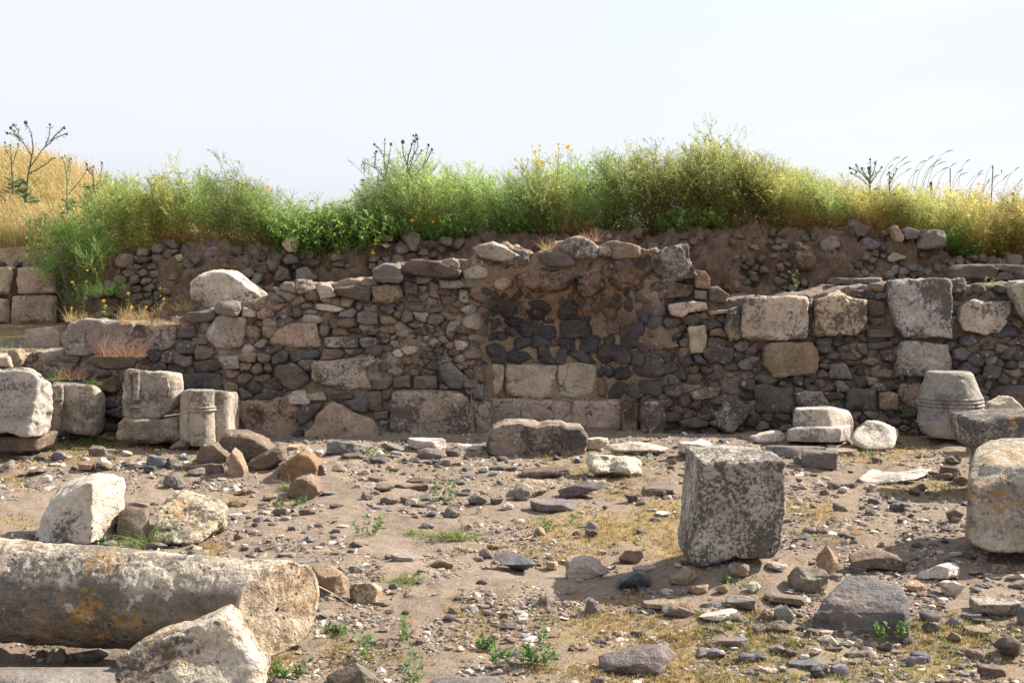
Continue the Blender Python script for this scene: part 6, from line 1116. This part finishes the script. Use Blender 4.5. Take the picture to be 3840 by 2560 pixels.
thistle([[(3262, 760), (3262, 690), (3265, 640), (3263, 600)], [(3262, 690), (3240, 650), (3188, 632)], [(3258, 680), (3220, 640), (3210, 620)], [(3262, 700), (3215, 660), (3192, 650)], [(3264, 670), (3278, 640), (3282, 612)], [(3263, 690), (3290, 650), (3307, 628)], [(3262, 680), (3240, 650), (3232, 632)], [(3262, 660), (3260, 640), (3258, 632)]],
        [(3263, 598, .011), (3188, 631, .013), (3210, 618, .009), (3211, 645, .012), (3192, 650, .011), (3282, 611, .014), (3307, 627, .010), (3232, 631, .011), (3258, 631, .017), (3258, 648, .012)], 15.2, 'many headed thistle on the skyline right of the green band', 7)
thistle([[(3340, 760), (3335, 700), (3335, 650)], [(3335, 690), (3350, 660), (3362, 634)]], [(3335, 648, .013), (3362, 633, .009), (3340, 665, .009)], 15.2, 'small thistle just right of the many headed one', 8)
thistle([[(3800, 800), (3798, 760), (3799, 728)], [(3798, 780), (3780, 760), (3761, 748)], [(3798, 770), (3800, 745), (3800, 738)]], [(3799, 727, .016), (3761, 747, .012), (3802, 738, .016)], 15.2, 'dark headed thistle near the right edge of the skyline', 9)
# ---- grass stalks with ears at the right
def ear_stalk(px, py, x2, y2, Y, seed):
    rs = np.random.RandomState(seed); a = P(px, py, Y); b = P(x2, y2, Y); root = np.array([a[0]-.12-rs.uniform(0, .15), Y, gz1(a[0], Y)]); e = tag(empty('grass_stalk', root), 'thin nodding grass stalk with a dark ear on the skyline at right', 'grass stalk', 'grass stalks with dark ears at right')
    t = np.linspace(0, 1, 10)[:, None]; mid = np.array([root[0]+.02, Y, a[2]-.08]); pts = root*(1-t)**2+2*mid*t*(1-t)+a*t*t; V, F = tube(pts-root, .0025, .0015, 4); put('stem', mesh_np('stem', V, F, M['stem'], (.2, .19, .1)), (0, 0, 0), e)
    t = np.linspace(0, 1, 8)[:, None]; p2 = a*(1-t)+b*t; p2[:, 2] += .01*np.sin(t[:, 0]*3); V, F = tube(p2-root, .004, .002, 5); rr = np.repeat(np.sin(np.linspace(.25, 2.9, 8))*1.3+.2, 5)[:, None]; cc = np.repeat(p2-root, 5, 0); V = cc+(V-cc)*rr
    put('ear', mesh_np('ear', V, F, M['stem'], (.12, .1, .07)), (0, 0, 0), e)
for k, (a, b, c2, d2) in enumerate([(3380, 605, 3405, 588), (3330, 635, 3352, 618), (3385, 620, 3420, 605), (3480, 600, 3505, 585), (3545, 572, 3580, 565), (3495, 620, 3535, 595), (3515, 618, 3550, 608), (3480, 635, 3508, 620), (3565, 625, 3590, 613), (3590, 650, 3615, 635), (3665, 655, 3690, 638), (3665, 662, 3688, 650), (3720, 620, 3722, 638), (3755, 650, 3757, 636), (3722, 672, 3745, 655), (3760, 675, 3790, 652), (3600, 660, 3630, 648), (3430, 650, 3450, 635), (3820, 690, 3838, 670), (3450, 612, 3478, 604), (3350, 600, 3380, 590), (3620, 610, 3640, 600), (3700, 690, 3715, 670), (3805, 640, 3825, 628), (3395, 645, 3420, 632), (3530, 640, 3560, 628)]): ear_stalk(a, b, c2, d2, 15.4+.05*(k % 9), k)
for k, (x, y0, y1, r, lb) in enumerate(((3491, 683, 860, .014, 'short thick black post among the grass at right'), (3563, 632, 860, .005, 'thin dark stake right of the thick black post'), (3712, 622, 860, .005, 'thin dark stake nearest the right edge'))):
    a, b = P(x, y1, 16.), P(x+(12 if k == 2 else 0), y0, 16.); a2 = a.copy(); V, F = tube(np.array([a, a*.5+b*.5, b]) - a, r*1.05, r, 12); F2 = np.concatenate([F, np.array([[24+i, 24+i+1, 24+11-i, 24+11-i+1] for i in range(0, 0)], int).reshape(-1, 4)])
    n_ = 12; cap = [[n_*2+i for i in range(n_)]]; bm = bmesh.new(); vs_ = [bm.verts.new(v) for v in V]; [bm.faces.new([vs_[i] for i in f]) for f in F]; bm.faces.new([vs_[i] for i in cap[0]]); me = bpy.data.meshes.new('post'); bm.to_mesh(me); bm.free(); me.materials.append(M['post'])
    tag(put('post' if k == 0 else 'stake', me, a), lb, 'post')
# ---------------------------------------------------------------- moss, weeds and straw on the ground
def moss_cover():
    rs = np.random.RandomState(8); n = 85000; px = rs.uniform(-150, 4000, n); py = 1640+(2660-1640)*rs.rand(n); d = moss_at(px, py); ok = rs.rand(n) < d*.75; px, py = px[ok], py[ok]
    x, y, z = GGv(px, py); m = len(x); nb = 5; X_ = np.repeat(x, nb)+rs.normal(0, .006, m*nb)*1; Y_ = np.repeat(y, nb)+rs.normal(0, .006, m*nb); Z_ = np.repeat(z, nb)
    X_ = X_+np.repeat(y, nb)*0; dr = rs.normal(0, .55, (m*nb, 3)); dr[:, 2] = 1; sz = np.repeat(np.interp(y, [5, 12], [1., 1.5])*rs.uniform(.6, 1.3, m), nb)
    green = np.repeat(np.clip(((px > 2600)*(py > 2250))*.55+.12+fbm(np.stack([px/60, py/30, px*0], 1), 2)*.3, 0, 1), nb)[:, None]
    c = np.where(rs.rand(m*nb, 1) < green, np.array([[.19, .19, .07]]), np.array([[.36, .255, .105]]))*rs.uniform(.6, 1.3, (m*nb, 1))
    L = Leafy(); L.blades(np.stack([X_, Y_, Z_-.002], 1), dr, rs.uniform(.008, .026, m*nb)*sz, rs.uniform(.002, .0055, m*nb)*sz, c, rs); Q, T = L.arr()
    tag(qmesh('dry_moss', Q, T, 'straw'), 'patches of short yellow ochre moss and tiny plants on the ground', 'ground cover', kind='stuff')
    # straw litter
    n = 5200; px = rs.uniform(-150, 4000, n); py = rs.uniform(1680, 2640, n); x, y, zz = GGv(px, py); L = Leafy(); dr = rs.normal(0, 1, (n, 3)); dr[:, 2] *= .08
    L.blades(np.stack([x, y, zz+.004], 1), dr, rs.uniform(.02, .09, n), rs.uniform(.0015, .003, n), np.array([(.55, .44, .27), (.4, .3, .18), (.2, .14, .09)])[rs.choice(3, n, p=[.3, .35, .35])], rs); Q, T = L.arr()
    tag(qmesh('straw_litter', Q, T, 'straw'), 'bits of dry straw and twigs lying all over the soil', 'straw', kind='stuff')
moss_cover()
def weed(px, py, w_, h_, kind, label, seed, Y=None, name='weed'):
    rs = np.random.RandomState(seed)
    if Y is None: g = GG(px, py)
    else: g = P(px, py, Y)
    Yd = g[1]; W = w_/FPX*Yd/2; H = h_/FPX*Yd; L = Leafy()
    if kind == 'sprig':
        for k in range(max(3, int(w_/14))):
            b = g+[rs.uniform(-W, W), rs.uniform(-.04, .04), 0]; L.stem(np.array([g, (g+b)/2+[0, 0, .008], b]), .003, .002, (.12, .15, .06), rs); p = path(b, (rs.normal(0, .3), rs.normal(0, .3), 1), H*rs.uniform(.5, 1), 6, rs, curl=(0, 0, 0)); L.stem(p, .003, .0015, (.1, .16, .05), rs)
            m = 16; ii = rs.randint(1, 7, m); dr = rs.normal(0, 1, (m, 3)); dr[:, 2] = np.abs(dr[:, 2])*.6+.15; L.blades(p[ii], dr, rs.uniform(.018, .042, m), rs.uniform(.007, .014, m), np.array([(.085, .145, .05), (.12, .185, .065)])[rs.randint(0, 2, m)], rs)
    elif kind == 'grass':
        m = int(w_/1.6)+14; b = g+np.stack([rs.normal(0, W*.4, m), rs.normal(0, .04, m), np.zeros(m)], 1)
        L.stem(np.array([g-[W*.5, 0, 0], g, g+[W*.5, 0, 0]]), .006, .006, (.3, .3, .12), rs)
        for k in range(m):
            L.stem(np.array([b[k], [b[k][0], g[1], g[2]], g]), .003, .003, (.3, .3, .12), rs); a = rs.normal(0, .8); L.stem(path(b[k], (a, rs.normal(0, .5), rs.uniform(.3, 1.1)), max(H, W*.6)*rs.uniform(.5, 1.15), 5, rs, curl=(a*.6, -.2, -.9)), .004, .001, np.array([(.13, .2, .06), (.19, .25, .08), (.38, .35, .14)])[rs.choice(3, p=[.45, .35, .2])], rs)
    else:
        m = int(w_/1.4)+12; b = g+np.stack([rs.uniform(-W, W, m), rs.normal(0, .05, m), np.zeros(m)], 1); cs = np.array([(.55, .42, .2), (.42, .3, .14), (.62, .52, .3)] if kind == 'dry' else [(.35, .16, .12), (.42, .25, .16), (.5, .36, .22)])
        L.stem(np.array([g-[W, 0, 0], g, g+[W, 0, 0]]), .006, .006, (.4, .3, .15), rs)
        for k in range(m): L.stem(np.array([b[k], [b[k][0], g[1], g[2]], g]), .003, .003, (.4, .3, .15), rs); L.stem(path(b[k], (rs.normal(0, .5), rs.normal(0, .4), 1), H*rs.uniform(.35, 1.1), 5, rs, curl=(rs.normal(0, .6), 0, -.4)), .004, .001, cs[rs.randint(3)], rs)
    Q, T = L.arr(); return tag(qmesh(name, Q, T, 'straw' if kind in ('dry', 'red') else 'leaf', tuple(g)), label, 'grass tuft' if kind != 'sprig' else 'weed')
WD = [(1390, 2005, 100, 85, 'sprig', 'leafy green weed on the bare soil at mid left'), (1700, 2015, 240, 45, 'grass', 'sprawling green grass tuft on the path, widest of the three'), (1545, 2000, 90, 30, 'grass', 'small grass tuft left of the sprawling one'), (1530, 2180, 180, 55, 'grass', 'green grass tuft on the lower path'),
      (1360, 2460, 60, 110, 'sprig', 'upright weed beside the brown pyramid'), (1530, 2400, 60, 90, 'sprig', 'faint weed in the lower middle of the path'), (1545, 2560, 90, 130, 'sprig', 'tall weed at the bottom edge left of the dark flat rock'), (1960, 2490, 260, 80, 'sprig', 'broad patch of green leaves at lower centre'), (2022, 2440, 40, 120, 'sprig', 'single tall sprig above the broad leafy patch'), (1815, 2440, 90, 70, 'sprig', 'leafy sprigs left of the broad patch'), (1240, 2375, 110, 20, 'sprig', 'low green weed below the column end'), (1070, 2540, 120, 60, 'sprig', 'green weed near the bottom left wedge block'),
      (2060, 1990, 60, 50, 'sprig', 'green sprigs by the small olive stone'), (2160, 1965, 50, 50, 'sprig', 'green sprig on the yellow moss left of the tall block'), (2400, 1745, 60, 60, 'sprig', 'grey green weed behind the cream craggy rock'), (550, 2050, 90, 165, 'grass', 'bright green grass blades between the two lower left boulders'), (200, 2032, 25, 40, 'grass', 'short green blades at the foot of the big angular block'), (375, 2040, 120, 40, 'sprig', 'green leaves at the right foot of the angular block'),
      (50, 1680, 90, 110, 'sprig', 'tall weed before the massive left edge block'), (220, 1650, 90, 50, 'sprig', 'weed at the joint of the two leftmost blocks'), (300, 1680, 90, 45, 'sprig', 'green clump before the moulded edge block'), (380, 1675, 90, 25, 'sprig', 'low green patch before the brown footing'), (1490, 1680, 40, 35, 'sprig', 'small green weed at the foot of the black topped block'), (1415, 1715, 70, 40, 'sprig', 'yellow green weed right of the layered grey stone'), (1095, 1830, 120, 60, 'grass', 'green blades between the rust orange and speckled boulders'), (1080, 1895, 130, 30, 'sprig', 'low green weed under the rust speckled boulder'), (1660, 1880, 110, 90, 'sprig', 'thin weed right of the stacked brown stones'), (3250, 1710, 70, 22, 'sprig', 'green leaves on moss before the broken pale stone'), (3340, 2385, 120, 50, 'sprig', 'green growth under the front of the biggest slab'), (3175, 2555, 20, 30, 'grass', 'single green blade at the bottom edge'), (2740, 2220, 80, 60, 'sprig', 'green plants before the tall block')]
for k, (a, b, c2, d2, e_, f_) in enumerate(WD): weed(a, b, c2, d2, e_, f_, 300+k)
for k, (a, b, c2, d2, e_, f_, Y_) in enumerate([(530, 1200, 170, 70, 'dry', 'straw coloured grass tuft on the left wall top', 13.3), (650, 1195, 110, 75, 'red', 'reddish dry grass beside the whitish boulder', 13.3), (690, 1165, 60, 75, 'dry', 'pale dry tuft against the left side of the whitish boulder', 13.2), (560, 1215, 220, 30, 'dry', 'flattened straw on the low grey blocks', 12.8), (450, 1335, 180, 90, 'red', 'reddish hairy grass hanging before the long grey block', 12.55), (265, 1420, 90, 60, 'red', 'pinkish dry grass above the moulded edge block', 12.5), (200, 1425, 70, 45, 'grass', 'fresh grass tuft behind the leftmost two blocks', 12.4), (345, 1440, 70, 45, 'grass', 'thin grass behind the moulded edge block', 12.4),
      (50, 1330, 110, 60, 'sprig', 'grey green weed on the slope at the left edge', 13.4), (290, 1205, 90, 60, 'dry', 'pale dry weed at the end of the long grey block', 13.5), (2048, 940, 35, 60, 'dry', 'little straw tuft on the vault left of its topmost lump', 13.1), (2212, 905, 60, 55, 'red', 'bare brown twig behind the topmost lump of the vault', 13.6), (2405, 965, 25, 45, 'red', 'tiny reddish sprout on the vault mass', 13.1), (2975, 1085, 30, 90, 'sprig', 'thin green sprout on the right ledge', 13.4), (3705, 1080, 40, 40, 'sprig', 'green sprout on the wall top at far right', 12.95), (3420, 1560, 60, 30, 'sprig', 'mossy green growth between right wall and column base', 12.6)]): weed(a, b, c2, d2, e_, f_, 400+k, Y=Y_)
for k, (pts, lb) in enumerate([([(1112, 2072), (1200, 2085), (1300, 2095), (1412, 2110)], 'long straw stalk on the soil behind the column end'), ([(1195, 2197), (1250, 2225), (1314, 2267)], 'straight yellow stalk leaning across the flat brown stone'), ([(955, 2052), (1000, 2056), (1090, 2052)], 'pale straw left of the long stalk'), ([(1640, 1880), (1660, 1850), (1700, 1828)], 'curved pale stalk right of the stacked brown stones'), ([(1960, 2030), (1985, 2020), (2002, 2006)], 'white curved twig on the path beside the moss'), ([(740, 2030), (800, 1995), (845, 1950)], 'thin stalk before the orange lichened boulder'), ([(3500, 1850), (3540, 1875), (3580, 1900), (3600, 1925)], 'curled straw left of the huge right block'), ([(2950, 1738), (3100, 1742), (3250, 1740)], 'thin straight straw behind the white pavement slab')]):
    p = []
    for i, (x, y) in enumerate(pts):
        g = G(x, y); g[2] = gz1(g[0], g[1])+.012+(.05*(1-i/2) if k == 1 else 0)
        if k == 1: g = G(x, y, .14*(1-i/2)+.01)
        p.append(g)
    p = np.array(p); t = np.linspace(0, len(p)-1, 14); p = np.stack([np.interp(t, range(len(p)), p[:, j]) for j in range(3)], 1); V, F = tube(p-p[0], .0028, .0018, 6); tag(put('dry_stalk', mesh_np('dry_stalk', V, F, M['straw'], (.58, .46, .27)), p[0]), lb, 'dry stalk')
# rubble on top of the pink wall
rs = np.random.RandomState(91)
for k in range(34):
    px, py = rs.uniform(-60, 235), rs.uniform(945, 1000); Yp = 16.2+(1000-py)/55*.6; s = rs.uniform(14, 44); V, F = rock((s/FPX*Yp/2, s/FPX*Yp/2.2, s/FPX*Yp/3), 700+k, rs.choice(['boulder', 'slab', 'wedge']), 3)
    tag(put('loose_stone', mesh_np('loose_stone', V, F, M['basalt'], tv([BASB, BASG, BRN][rs.randint(3)], rs)), P(px, py, Yp)), 'small grey stone in the rubble on top of the pink squared wall', 'stone', 'rubble stones on the pink wall')
V, F = rock((.15, .14, .12), 791, 'peak', 5); tag(put('boulder', mesh_np('boulder', V, F, M['lime_clean'], LIME), P(190, 975, 16.4)), 'white pointed rock on top of the pink squared wall', 'boulder')
core_r = tag(put('rubble_slope', mesh_np('rubble_slope', np.array([P(-600, 1003, 16.3), P(300, 1003, 16.3), P(300, 925, 17.2), P(-600, 925, 17.2)]), np.array([[0, 1, 2, 3]]), M['soil'], (0, 0, 0))), kind='structure')
